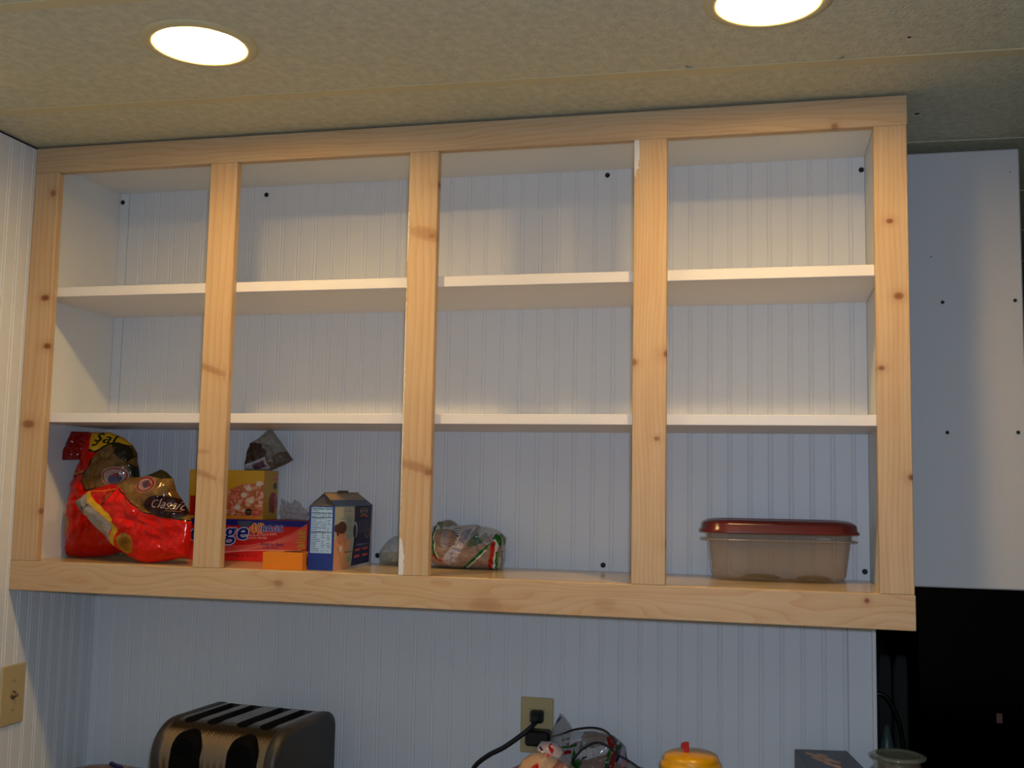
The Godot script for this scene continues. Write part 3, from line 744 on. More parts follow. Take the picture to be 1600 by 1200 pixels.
func _blue_carton():
	var w := 0.0555; var d := 0.19; var h := 0.1285; var rise := 0.0265
	var t := thing("gable_carton", "blue and white gable-top carton with a woman in a robe printed on it", "carton", P(0.7063, SH, -0.0505), 0.0)
	t.rotation.y = -0.19 + 0.14
	# local: x from -w..0, z from -d..0, corner nearest the camera at the origin
	var blue := Color(0.05, 0.18, 0.50)
	obj("body", boxm(Vector3(-w, 0, -d), Vector3(0, h, 0), 0.0008), mat(Color(0.62, 0.64, 0.68), 0.4), t)
	var pn := Painter.new(Vector2(80, 285), Vector2(370, 1130), 200, blue, 520)
	pn.rect(100, 300, 346, 905, Color(0.60, 0.72, 0.84))
	pn.text("Nutrition Facts", Vector2(225, 320), 44, Color(0.03, 0.06, 0.2), 0.0, 0.72, 800)
	var rng := RandomNumberGenerator.new(); rng.seed = 5
	for k in 22:
		var y := 350.0 + k * 25
		pn.line([Vector2(108, y), Vector2(108 + rng.randf_range(40, 100), y)], 7, Color(0.12, 0.22, 0.42))
		if k % 5: pn.line([Vector2(225, y), Vector2(225 + rng.randf_range(15, 45), y)], 7, Color(0.12, 0.22, 0.42))
		if k % 4: pn.line([Vector2(290, y), Vector2(290 + rng.randf_range(10, 42), y)], 7, Color(0.12, 0.22, 0.42))
	for y in [378, 435, 632]: pn.line([Vector2(104, y), Vector2(340, y)], 8, Color(0.04, 0.1, 0.3))
	pn.line(V([272, 380, 272, 640]), 3, Color(0.12, 0.22, 0.42)); pn.line(V([212, 380, 212, 640]), 3, Color(0.12, 0.22, 0.42))
	var put := func(called: String, pts: Array, tex: Texture2D):
		var st := begin()
		st.set_smooth_group(-1)
		face(st, pts, Vector3(-w / 2, h / 2, -d / 2), [Vector2(0, 0), Vector2(1, 0), Vector2(1, 1), Vector2(0, 1)])
		obj(called, st, mat(Color.WHITE, 0.35, 0.0, tex), t)
	put.call("nutrition_print", [Vector3(-w, h, 0.0003), Vector3(0, h, 0.0003), Vector3(0, 0, 0.0003), Vector3(-w, 0, 0.0003)], pn.tex())
	var pl := Painter.new(Vector2(365, 285), Vector2(905, 1090), 380, Color(0.68, 0.68, 0.70), 380)
	pl.rect(365, 285, 636, 1090, Color(0.72, 0.72, 0.62))
	pl.poly(V([520, 420, 636, 420, 620, 1070, 520, 1090]), Color(0.62, 0.68, 0.62))
	pl.poly(V([360, 720, 410, 690, 470, 760, 560, 700, 590, 760, 575, 900, 590, 1090, 360, 1090]), Color(0.84, 0.62, 0.48))
	pl.poly(V([400, 640, 500, 620, 505, 690, 480, 760, 440, 780, 405, 740]), Color(0.76, 0.50, 0.36))
	pl.oval(Vector2(470, 630), 48, 80, Color(0.76, 0.50, 0.36), 0.2)
	pl.oval(Vector2(465, 560), 66, 78, Color(0.30, 0.16, 0.09)); pl.oval(Vector2(395, 565), 34, 52, Color(0.32, 0.18, 0.10)); pl.poly(V([395, 570, 430, 570, 425, 660, 400, 655]), Color(0.30, 0.16, 0.09))
	pl.poly(V([440, 790, 470, 800, 465, 870, 445, 860]), Color(0.80, 0.84, 0.86)); pl.line(V([500, 790, 520, 720, 545, 700]), 36, Color(0.80, 0.56, 0.42)); pl.line(V([410, 800, 460, 950, 470, 1050]), 8, Color(0.62, 0.42, 0.32))
	for k in 13: pl.line([Vector2(532, 440 + k * 22), Vector2(532 + [70, 62, 74, 66][k % 4], 440 + k * 22)], 7, Color(0.40, 0.52, 0.56))
	pl.line(V([470, 412, 600, 412]), 5, Color(0.5, 0.52, 0.55)); pl.line(V([430, 448, 520, 448]), 7, Color(0.45, 0.5, 0.55)); pl.text("Le  le", Vector2(540, 350), 40, Color(0.55, 0.55, 0.62))
	pl.rect(510, 865, 612, 885, Color(0.42, 0.50, 0.46)); pl.rect(540, 930, 600, 1000, Color(0.56, 0.66, 0.50))
	pl.poly(V([636, 285, 892, 285, 868, 1046, 604, 1066, 640, 700]), Color(0.07, 0.07, 0.24))
	pl.poly(V([636, 780, 878, 770, 868, 1046, 604, 1066]), Color(0.06, 0.12, 0.32))
	pl.oval(Vector2(655, 600), 28, 108, Color(0.62, 0.64, 0.62)); pl.oval(Vector2(646, 620), 24, 92, Color(0.10, 0.16, 0.34))
	pl.oval(Vector2(770, 355), 56, 44, Color(0.48, 0.46, 0.36)); pl.oval(Vector2(770, 355), 44, 32, Color(0.10, 0.08, 0.14)); pl.text("Smart", Vector2(770, 352), 36, Color(0.65, 0.62, 0.5)); pl.line(V([720, 425, 770, 408, 822, 425]), 24, Color(0.66, 0.26, 0.16))
	for k in 8: pl.line([Vector2(695, 492 + k * 21), Vector2(695 + [140, 150, 128, 146][k % 4], 492 + k * 21)], 7, Color(0.34, 0.32, 0.44))
	pl.oval(Vector2(836, 660), 38, 62, Color(0.42, 0.32, 0.26), 0.3); pl.oval(Vector2(836, 655), 26, 44, Color(0.20, 0.12, 0.10), 0.3)
	pl.text("Products at", Vector2(755, 795), 36, Color(0.5, 0.5, 0.56), -0.05, 0.8)
	for q in [Vector2(694, 862), Vector2(806, 852), Vector2(684, 946), Vector2(806, 936)]: pl.oval(q, 46, 18, Color(0.66, 0.28, 0.22), -0.12)
	put.call("side_print", [Vector3(0.0003, h, 0), Vector3(0.0003, h, -d), Vector3(0.0003, 0, -d), Vector3(0.0003, 0, 0)], pl.tex())
	# gable: two sloping roof panels, a standing fin with a tab, folded-in ends
	var rm := Painter.new(Vector2(0, 0), Vector2(1, 1), 64, Color(0.56, 0.46, 0.32), 64)
	rm.rect(0, 0.55, 1, 1, Color(0.12, 0.22, 0.34)); rm.rect(0, 0.88, 1, 1, Color(0.10, 0.24, 0.42))
	var st := begin(); st.set_smooth_group(-1)
	var xr := -w * 0.55
	var th := Vector3(0, -0.01, 0)
	for s in [[0.0008, xr], [-w - 0.0008, xr]]:
		face(st, [Vector3(s[0], h, 0.0), Vector3(s[0], h, -d), Vector3(s[1], h + rise, -d + 0.012), Vector3(s[1], h + rise, -0.012)], Vector3(-w / 2, 0, -d / 2), [Vector2(0, 1), Vector2(1, 1), Vector2(1, 0), Vector2(0, 0)])
		face(st, [Vector3(s[0], h - 0.001, 0.0), Vector3(s[0], h - 0.001, -d), Vector3(s[1], h + rise - 0.001, -d + 0.012), Vector3(s[1], h + rise - 0.001, -0.012)], Vector3(-w / 2, 1, -d / 2), [Vector2(0, 1), Vector2(1, 1), Vector2(1, 0), Vector2(0, 0)])
	obj("gable_roof", st, mat(Color.WHITE, 0.4, 0.0, rm.tex()), t)
	for z in [[0.0, -0.016], [-d, -d + 0.016]]:
		var en := begin(); en.set_smooth_group(-1)
		face(en, [Vector3(-w, h, z[0]), Vector3(xr, h + rise * 0.9, z[1]), Vector3(xr * 0.95, h + 0.004, z[1] * 1.3)], Vector3(-w / 2, 0, -d / 2))
		face(en, [Vector3(0, h, z[0]), Vector3(xr, h + rise * 0.9, z[1]), Vector3(xr * 0.95, h + 0.004, z[1] * 1.3)], Vector3(-w / 2, 0, -d / 2))
		face(en, [Vector3(0, h, z[0]), Vector3(-w, h, z[0]), Vector3(xr * 0.95, h + 0.004, z[1] * 1.3)], Vector3(-w / 2, 0, -d / 2))
		obj("gable_end", en, mat(Color(0.34, 0.32, 0.30), 0.5), t)
	var fin := begin()
	box(fin, Vector3(xr - 0.0012, h + rise - 0.004, -d + 0.012), Vector3(xr + 0.0012, h + rise + 0.001, -0.012), 0.0004)
	obj("top_seam", fin, mat(Color(0.42, 0.35, 0.22), 0.5), t)
	obj("tab", boxm(Vector3(xr - 0.0014, h + rise - 0.002, -d * 0.66), Vector3(xr + 0.0014, h + rise + 0.005, -d * 0.40), 0.0004), mat(Color(0.36, 0.30, 0.20), 0.5), t)

func _bread_bag():
	var o := V([82, 200, 110, 140, 190, 128, 260, 105, 330, 100, 395, 130, 455, 190, 560, 205, 700, 190, 840, 178, 920, 208, 1060, 225, 1200, 255, 1310, 305, 1440, 410, 1425, 560, 1430, 760, 1400, 940, 1385, 1036, 1100, 1042, 700, 1044, 350, 1046, 90, 1038, -120, 1000, -180, 700, -120, 350, 0, 230])
	var b := bounds(o)
	var p := Painter.new(b[0], b[1], 420, Color(0.78, 0.75, 0.68, 0.28))
	var gr := Color(0.02, 0.36, 0.10, 1); var wh := Color(0.80, 0.78, 0.74, 1); var rd := Color(0.62, 0.08, 0.05, 1)
	p.poly(V([190, 128, 260, 95, 400, 120, 460, 190, 400, 235, 230, 230]), Color(0.44, 0.40, 0.30, 0.7))
	p.poly(V([850, 420, 950, 340, 1010, 440, 1080, 520, 850, 600, 780, 570]), Color(0.10, 0.26, 0.15, 0.75))
	p.poly(V([1180, 340, 1240, 340, 1230, 430, 1060, 620, 960, 700, 1010, 600]), Color(0.60, 0.42, 0.44, 0.6))
	p.poly(V([82, 200, 110, 140, 190, 128, 140, 220, 110, 420, 130, 640, 210, 830, 190, 860, 120, 780, 82, 640]), gr)
	p.line(V([150, 190, 118, 420, 140, 640, 220, 850]), 18, wh); p.line(V([90, 760, 180, 850, 260, 890]), 30, rd)
	p.poly(V([420, 230, 600, 210, 820, 180, 900, 220, 820, 420, 720, 580, 640, 760, 560, 880, 420, 960, 310, 930, 340, 800, 470, 620, 600, 480, 560, 350]), Color(0.70, 0.67, 0.68, 0.85))
	p.poly(V([640, 400, 720, 290, 830, 250, 800, 420, 720, 540, 620, 480]), Color(0.46, 0.46, 0.50, 0.9))
	for k in 8: p.line([Vector2(420 + k * 10, 600 - k * 48), Vector2(530 + k * 12, 560 - k * 44)], 14, Color(0.20, 0.20, 0.32, 0.9))
	p.poly(V([575, 375, 615, 400, 600, 418, 568, 395]), Color(0.02, 0.02, 0.02, 1))
	p.poly(V([280, 300, 400, 290, 420, 600, 330, 680, 260, 560]), Color(0.62, 0.64, 0.70, 0.5))
	p.poly(V([610, 1044, 760, 930, 900, 800, 1060, 640, 1220, 500, 1190, 560, 1000, 790, 850, 920, 740, 1044]), gr)
	p.line(V([700, 1040, 860, 920, 1000, 800, 1130, 660]), 26, wh)
	p.poly(V([1260, 350, 1320, 360, 1380, 440, 1385, 540, 1350, 590, 1310, 520, 1280, 440, 1230, 440]), gr)
	p.line(V([1270, 450, 1310, 560, 1290, 660]), 40, wh)
	p.line(V([1250, 500, 1250, 660, 1200, 900, 1170, 1040]), 66, rd); p.line(V([1300, 660, 1280, 860, 1240, 1040]), 44, wh); p.line(V([1312, 680, 1300, 900, 1285, 1040]), 34, gr)
	p.line(V([90, 1000, 300, 1035, 620, 1040]), 20, Color(0.10, 0.30, 0.08, 0.9))
	var t := thing("bread_bag", "clear bread bag with green, white and red stripes lying right of the middle upright", "bread bag", P(0.940, SH, -0.232))
	obj("bag", pillow(o, Vector2(730, 1046), Vector2(1.13e-4, 1.08e-4), 0.046, 0.040, 41, 0.008, 2.8, 60.0, 20, 96), film(Color.WHITE, p.tex(), 0.1), t)
	var l := thing("bread_loaf", "brown bread inside the striped clear bag on the cabinet shelf", "bread", P(0.940, SH + 0.002, -0.234))
	obj("loaf", pillow(V([-80, 400, 60, 300, 300, 280, 600, 380, 800, 520, 1000, 560, 1230, 620, 1290, 800, 1270, 1010, 700, 1024, 100, 1020, -80, 900]), Vector2(730, 1026), Vector2(1.13e-4, 1.08e-4), 0.030, 0.028, 43, 0.003, 3.2, 40.0, 12, 60), mat(Color(0.74, 0.42, 0.19), 0.8, 0.0, noise_tex(0.03, Color(0.7, 0.7, 0.7), Color(1, 1, 1))), l)

func _food_box():
	var t := thing("food_container", "see-through plastic food container with red lid at the shelf's right end", "food container", P(1.574, SH, -0.222), 0.10)
	var R := []
	for q in [[0.215, 0.075, 0.030, 0.0], [0.240, 0.098, 0.034, 0.003], [0.256, 0.108, 0.038, 0.012], [0.262, 0.114, 0.040, 0.035], [0.274, 0.122, 0.043, 0.078], [0.2745, 0.1225, 0.043, 0.079], [0.300, 0.140, 0.052, 0.0785], [0.302, 0.142, 0.053, 0.0795], [0.300, 0.140, 0.052, 0.0815], [0.277, 0.124, 0.044, 0.082], [0.280, 0.126, 0.045, 0.097]]:
		R.append(round_rect(q[0], q[1], q[2], q[3], 7))
	var st := begin()
	loft(st, R, true, false)
	obj("tub", st, film(Color(0.68, 0.58, 0.44, 0.34), null, 0.13), t)
	R = []
	for q in [[0.279, 0.125, 0.045, 0.095], [0.296, 0.138, 0.050, 0.093], [0.306, 0.146, 0.054, 0.0935], [0.307, 0.147, 0.054, 0.096], [0.299, 0.140, 0.052, 0.1005], [0.297, 0.139, 0.051, 0.109], [0.292, 0.135, 0.05, 0.113], [0.272, 0.117, 0.044, 0.1185], [0.255, 0.103, 0.040, 0.1195], [0.245, 0.095, 0.036, 0.1175]]:
		R.append(round_rect(q[0], q[1], q[2], q[3], 7))
	st = begin()
	loft(st, R, true, true)
	var m := mat(Color(0.38, 0.02, 0.016), 0.22)
	m.clearcoat_enabled = true; m.clearcoat = 0.4
	var lid := obj("lid", st, m, t)
	tag(lid, "dark red lid")
	for q in [[-0.035, 0.034, 0.008], [0.067, 0.030, 0.012]]:
		st = begin()
		var rr := []
		for k in [[1.0, 0.0045], [0.97, 0.0075], [0.75, 0.0105], [0.4, 0.0122], [0.02, 0.0126]]:
			var ring := []
			for i in 32: ring.append(Vector3(q[0] + q[1] * 1.15 * k[0] * cos(TAU * i / 32), k[1], q[2] + 0.028 * k[0] * sin(TAU * i / 32)))
			rr.append(ring)
		loft(st, rr, false, false)
		obj("base_ring", st, mat(Color(0.10, 0.07, 0.06), 0.4), t)

func _counter_things():
	# worktop and its base, just below the picture
	var ct := obj("worktop", boxm(P(0.0005, CT - 0.038, -0.306), P(2.9, CT, 0.34), 0.004), M.counter)
	tag(ct, "tan speckled worktop under the toaster and bread bags", "worktop")
	var base := obj("base_cabinet", boxm(P(0.0005, -YB, -0.305), P(2.9, CT - 0.0385, 0.30), 0.002), mat(Color(0.55, 0.42, 0.28), 0.5))
	tag(base, "plain base cabinet carrying the worktop", "cabinet")
	_toaster()
	# switch plate on the left wall
	var t := thing("wall_plate", "beige wall plate with a small center jack on the left beadboard wall", "wall plate", P(0.0003, -0.2205, -0.0275), PI / 2)
	obj("plate", boxm(Vector3(-0.0375, -0.062, 0), Vector3(0.0375, 0.062, 0.006), 0.0025), M.beige, t)
	var st := begin()
	lathe(st, [Vector2(0, 0.017), Vector2(0.003, 0.0165), Vector2(0.004, 0.014), Vector2(0.004, 0.009), Vector2(0.008, 0.0085), Vector2(0.009, 0.006)], 24)
	var jack := obj("jack", st, mat(Color(0.50, 0.42, 0.28), 0.35, 0.5), t)
	jack.rotation.x = PI / 2
	for s in [-1, 1]:
		st = begin()
		lathe(st, [Vector2(0, 0.0078), Vector2(0.0025, 0.0075), Vector2(0.0034, 0.006)], 16)
		var o := obj("screw_head", st, mat(Color(0.6, 0.54, 0.38), 0.4), t, Vector3(0, 0.03 * s, 0))
		o.rotation.x = PI / 2
	# outlet, plugs, cables
	t = thing("wall_outlet", "beige electrical outlet plate on the back wall behind the bread bags", "outlet", P(1.0765, -0.268, -0.3068))
	obj("plate", boxm(Vector3(-0.0355, -0.0575, 0), Vector3(0.0355, 0.0575, 0.0055), 0.002), M.beige, t)
	for y in [0.02, -0.02]:
		obj("receptacle", boxm(Vector3(-0.0165, y - 0.014, 0.0055), Vector3(0.0165, y + 0.014, 0.0072), 0.0015), mat(Color(0.66, 0.6, 0.43), 0.4), t)
	t = thing("appliance_plug", "thick black power cord plugged into the upper outlet socket", "power cord", P(1.079, -0.2475, -0.2985))
	st = begin()
	var R := []
	for q in [[0.026, 0.024, 0.0], [0.028, 0.026, 0.004], [0.027, 0.025, 0.016], [0.016, 0.018, 0.027], [0.012, 0.012, 0.030]]:
		var ring := []
		for p in round_rect(q[0], q[1], 0.005, 0.0, 4): ring.append(Vector3(p.x, p.z, q[2]))
		R.append(ring)
	loft(st, R)
	obj("plug", st, M.rubber, t)
	st = begin()
	tube(st, [Vector3(0.004, -0.004, 0.014), Vector3(-0.004, -0.014, 0.030), Vector3(-0.022, -0.030, 0.042), Vector3(-0.060, -0.058, 0.048), Vector3(-0.095, -0.078, 0.048), Vector3(-0.125, -0.105, 0.045), Vector3(-0.145, -0.150, 0.040), Vector3(-0.20, -0.184, 0.045), Vector3(-0.40, -0.186, 0.075)], 0.0050)
	obj("cable", st, M.rubber, t)
	t = thing("power_adapter", "black power adapter in the lower outlet socket with thin looping cable", "power adapter", P(1.088, -0.2905, -0.2993))
	obj("body", boxm(Vector3(-0.030, -0.014, 0), Vector3(0.022, 0.018, 0.032), 0.004), M.black, t)
	st = begin()
	tube(st, [Vector3(0.018, 0.0000, 0.0233), Vector3(0.030, 0.0105, 0.0373), Vector3(0.062, 0.0315, 0.0993), Vector3(0.092, 0.0475, 0.1243), Vector3(0.128, 0.0555, 0.1343), Vector3(0.154, 0.0525, 0.1393), Vector3(0.171, 0.0385, 0.1443), Vector3(0.180, 0.0195, 0.1493), Vector3(0.169, -0.0015, 0.1543), Vector3(0.152, -0.0325, 0.1593)], 0.0019, 8)
	obj("cable", st, M.rubber, t)
	st = begin()
	tube(st, [Vector3(0.077, -0.0395, 0.1493), Vector3(0.093, -0.0085, 0.1493), Vector3(0.105, 0.0095, 0.1493), Vector3(0.122, 0.0235, 0.1493), Vector3(0.141, 0.0315, 0.1513), Vector3(0.160, 0.0275, 0.1533), Vector3(0.185, 0.0115, 0.1553), Vector3(0.216, -0.0035, 0.1593), Vector3(0.238, -0.0255, 0.1593), Vector3(0.252, -0.1095, 0.1693), Vector3(0.247, -0.1460, 0.1793)], 0.0021, 8)
	obj("cable", st, M.rubber, t)
	_counter_bread()
	# yellow canister
	t = thing("canister", "yellow lidded canister with a red tab, right of the bread bags", "canister", P(1.412, CT, -0.12))
	st = begin()
	lathe(st, [Vector2(0, 0), Vector2(0.050, 0.0), Vector2(0.053, 0.003), Vector2(0.053, 0.145), Vector2(0.051, 0.147)], 48)
	obj("body", st, mat(Color(0.78, 0.60, 0.05), 0.35), t)
	st = begin()
	lathe(st, [Vector2(0.0535, 0.141), Vector2(0.0575, 0.143), Vector2(0.058, 0.159), Vector2(0.056, 0.164), Vector2(0.053, 0.166), Vector2(0.0525, 0.171), Vector2(0.049, 0.178), Vector2(0.042, 0.1815), Vector2(0.03, 0.1835), Vector2(0.0, 0.185)], 56)
	obj("lid", st, mat(Color(0.85, 0.60, 0.02), 0.3), t)
	st = begin()
	box(st, Vector3(-0.0045, 0.181, -0.004), Vector3(0.0045, 0.203, 0.004), 0.001)
	box(st, Vector3(-0.009, 0.190, -0.004), Vector3(-0.003, 0.201, 0.004), 0.001)
	obj("tab", st, mat(Color(0.75, 0.07, 0.03), 0.35), t, Vector3(-0.008, 0, 0.01))
	# navy box
	t = thing("navy_box", "dark navy box with a golden flourish on its top, near the wall end", "box", P(1.604, CT, -0.225), 0.16)
	obj("box", boxm(Vector3(0, 0, 0), Vector3(0.1, 0.178, 0.17), 0.001), mat(Color(0.055, 0.055, 0.14), 0.35), t)
	var pn := Painter.new(Vector2(868, 243), Vector2(1150, 360), 200, Color(0.055, 0.055, 0.13), 320)
	for q in V([930, 268, 965, 280, 990, 272, 1005, 292, 960, 300, 1030, 305, 985, 318, 1010, 326, 945, 290, 1000, 300]): pn.oval(q, 26, 8, Color(0.78, 0.50, 0.20), 0.2)
	for q in V([950, 276, 1000, 296, 985, 312]): pn.oval(q, 12, 4, Color(0.88, 0.66, 0.34), 0.2)
	st = begin(); st.set_smooth_group(-1)
	face(st, [Vector3(0.001, 0.1784, 0.001), Vector3(0.099, 0.1784, 0.001), Vector3(0.099, 0.1784, 0.169), Vector3(0.001, 0.1784, 0.169)], Vector3(0.05, 0, 0.05), [Vector2(0, 0), Vector2(1, 0), Vector2(1, 1), Vector2(0, 1)])
	obj("top_print", st, mat(Color.WHITE, 0.35, 0.0, pn.tex()), t)
	# glass jar at the wall end
	t = thing("glass_jar", "round glass jar with glass lid and amber contents at the wall end", "jar", P(1.786, CT + 0.0, -0.155))
	st = begin()
	lathe(st, [Vector2(0.0, 0.0), Vector2(0.050, 0.0), Vector2(0.056, 0.006), Vector2(0.057, 0.13), Vector2(0.052, 0.165), Vector2(0.040, 0.180), Vector2(0.038, 0.188)], 48)
	obj("jar", st, film(Color(0.70, 0.62, 0.48, 0.25), null, 0.06), t)
	st = begin()
	lathe(st, [Vector2(0.0, 0.004), Vector2(0.048, 0.004), Vector2(0.053, 0.010), Vector2(0.053, 0.130), Vector2(0.0, 0.150)], 40)
	obj("contents", st, mat(Color(0.30, 0.14, 0.05), 0.7), t)
	st = begin()
	lathe(st, [Vector2(0.030, 0.182), Vector2(0.041, 0.190), Vector2(0.049, 0.192), Vector2(0.050, 0.196), Vector2(0.042, 0.199), Vector2(0.036, 0.197), Vector2(0.026, 0.1965), Vector2(0.0, 0.198)], 48)
	obj("lid", st, film(Color(0.62, 0.62, 0.52, 0.45), null, 0.06), t)
	# brown loaf with blue clip at the left
	t = thing("bread_bag", "brown wrapped bread with a blue clip at the left edge, beside the toaster", "bread bag", P(0.165, CT, -0.15))
	obj("bag", pillow(V([0, 60, 20, 30, 70, 8, 120, 0, 180, 6, 230, 14, 250, 40, 255, 90, 235, 118, 20, 118]), Vector2(125, 118), Vector2(9.0e-4, 5.0e-4), 0.05, 0.05, 51, 0.006, 2.6, 30.0, 14, 60), foil(noise_tex(0.03, Color(0.34, 0.22, 0.14), Color(0.48, 0.34, 0.24))), t)
	obj("clip", boxm(Vector3(-0.016, -0.004, -0.004), Vector3(0.016, 0.004, 0.004), 0.0015), mat(Color(0.03, 0.05, 0.30), 0.4), t, Vector3(0.022, 0.061, 0.012)).rotation.z = -0.3

func _counter_bread():
	# bag of sliced bread with a red oval label
	var o := V([40, 470, 190, 420, 300, 330, 420, 240, 520, 170, 620, 70, 800, 55, 960, 90, 1060, 180, 1090, 260, 1260, 380, 1310, 480, 1330, 700, 1300, 1000, 1250, 1330, 700, 1340, 100, 1335, -60, 1100, -70, 800, -10, 560])
	var b := bounds(o)
	var p := Painter.new(b[0], b[1], 300, Color(0.70, 0.66, 0.66, 0.22))
	p.poly(V([560, 150, 620, 60, 800, 50, 960, 90, 1065, 185, 1000, 230, 850, 180, 640, 160]), Color(0.74, 0.70, 0.72, 0.75))
	p.line(V([630, 120, 700, 150]), 22, Color(0.08, 0.06, 0.22, 1)); p.line(V([810, 80, 890, 150]), 50, Color(0.60, 0.10, 0.12, 1)); p.line(V([760, 190, 840, 190]), 40, Color(0.62, 0.2, 0.22, 1)); p.line(V([830, 90, 890, 110]), 16, Color(0.8, 0.7, 0.7, 1))
	p.line(V([60, 490, 200, 440]), 46, Color(0.45, 0.10, 0.22, 0.9)); p.line(V([980, 80, 1100, 150, 1230, 210]), 60, Color(0.50, 0.05, 0.12, 0.85))
	p.poly(V([370, 575, 400, 470, 560, 330, 650, 285, 680, 310, 640, 420, 560, 520, 440, 590]), Color(0.85, 0.16, 0.08, 1)); p.text("BREAD", Vector2(510, 470), 110, Color(0.9, 0.45, 0.4, 1), -0.75, 0.8, 700)
	p.line(V([900, 620, 1000, 480, 1080, 420]), 14, Color(0.15, 0.08, 0.04, 0.7))
	var t := thing("bread_bag", "clear bag of pale bread with a red oval label, below the outlet", "bread bag", P(1.1225, CT, -0.13))
	obj("bag", pillow(o, Vector2(640, 1340), Vector2(1.06e-4, 1.412e-4), 0.045, 0.045, 61, 0.008, 3.0, 45.0, 18, 80), film(Color.WHITE, p.tex(), 0.1), t)
	t = thing("bread_loaf", "pale bread loaf with golden crust inside the red-labelled clear bag", "bread", P(1.1225, CT + 0.003, -0.13))
	var ol := V([20, 700, 150, 520, 300, 330, 450, 250, 640, 215, 860, 230, 950, 300, 1040, 330, 1240, 470, 1270, 700, 1230, 1300, 700, 1320, 60, 1310])
	var bl := bounds(ol)
	var pl := Painter.new(bl[0], bl[1], 200, Color(0.84, 0.64, 0.40))
	pl.poly(V([600, 700, 820, 450, 960, 290, 1080, 300, 1060, 420, 820, 800]), Color(0.64, 0.30, 0.07)); pl.line(V([840, 660, 960, 500, 1080, 420]), 36, Color(0.25, 0.13, 0.05)); pl.poly(V([940, 640, 1120, 470, 1290, 460, 1290, 800, 900, 800]), Color(0.72, 0.42, 0.12))
	obj("loaf", pillow(ol, Vector2(640, 1322), Vector2(1.06e-4, 1.412e-4), 0.034, 0.034, 63, 0.003, 3.2, 30.0, 14, 60), mat(Color.WHITE, 0.8, 0.0, pl.tex()), t)
	# second bag, with green and red stripes, a peaked end with a blue tie
	var o2 := V([560, 420, 600, 330, 650, 215, 740, 340, 800, 385, 920, 370, 1060, 380, 1180, 400, 1250, 450, 1310, 500, 1325, 600, 1350, 680, 1500, 690, 1560, 740, 1570, 900, 1500, 1200, 1300, 1270, 800, 1280, 560, 1270, 480, 1100, 500, 700])
	var b2 := bounds(o2)
	var p2 := Painter.new(b2[0], b2[1], 320, Color(0.58, 0.56, 0.55, 0.34))
	var gr := Color(0.03, 0.28, 0.08, 1); var wh := Color(0.72, 0.72, 0.72, 1); var rd := Color(0.52, 0.06, 0.06, 1)
	p2.line(V([560, 365, 640, 270]), 26, Color(0.02, 0.06, 0.42, 1))
	p2.poly(V([780, 380, 900, 370, 880, 440, 780, 475]), Color(0.70, 0.72, 0.76, 0.9))
	p2.poly(V([880, 400, 1060, 375, 1130, 400, 1100, 460, 900, 470]), Color(0.50, 0.42, 0.36, 0.7))
	p2.poly(V([840, 590, 900, 520, 1060, 480, 1180, 470, 1140, 540, 960, 600]), Color(0.66, 0.65, 0.64, 0.95))
	p2.line(V([910, 590, 950, 578]), 16, Color(0.05, 0.05, 0.05, 1)); p2.line(V([690, 570, 790, 535]), 36, rd); p2.line(V([640, 520, 760, 490, 840, 480]), 18, gr)
	p2.poly(V([780, 740, 810, 600, 830, 500, 850, 600, 910, 620, 860, 740, 860, 1000, 780, 1000]), gr)
	p2.line(V([1140, 400, 1190, 480]), 40, rd); p2.line(V([1180, 480, 1160, 560, 1130, 740, 1120, 1000]), 26, gr); p2.line(V([1215, 520, 1180, 740, 1170, 1000]), 50, rd)
	p2.oval(Vector2(1258, 485), 18, 22, gr); p2.poly(V([1280, 490, 1315, 490, 1310, 620, 1250, 640]), Color(0.62, 0.62, 0.68, 0.9)); p2.line(V([1250, 560, 1240, 600]), 20, Color(0.08, 0.06, 0.30, 1)); p2.oval(Vector2(1300, 640), 26, 30, Color(0.70, 0.45, 0.45, 0.9))
	t = thing("bread_bag", "clear bread bag with green and red stripes and blue tie, behind the thin cable", "bread bag", P(1.208, CT, -0.228))
	obj("bag", pillow(o2, Vector2(980, 1282), Vector2(2.05e-4, 2.02e-4), 0.046, 0.046, 71, 0.010, 2.8, 40.0, 20, 96), film(Color.WHITE, p2.tex(), 0.1), t)
	t = thing("bread_loaf", "tan bread inside the green-striped bag on the worktop", "bread", P(1.208, CT + 0.003, -0.228))
	obj("loaf", pillow(V([540, 800, 700, 720, 840, 680, 960, 610, 1080, 540, 1200, 560, 1290, 680, 1480, 760, 1480, 1180, 1280, 1250, 800, 1260, 560, 1240]), Vector2(980, 1264), Vector2(2.05e-4, 2.02e-4), 0.034, 0.034, 73, 0.003, 3.0, 30.0, 14, 60), mat(Color(0.62, 0.42, 0.22), 0.8, 0.0, noise_tex(0.03, Color(0.75, 0.75, 0.75), Color(1, 1, 1))), t)

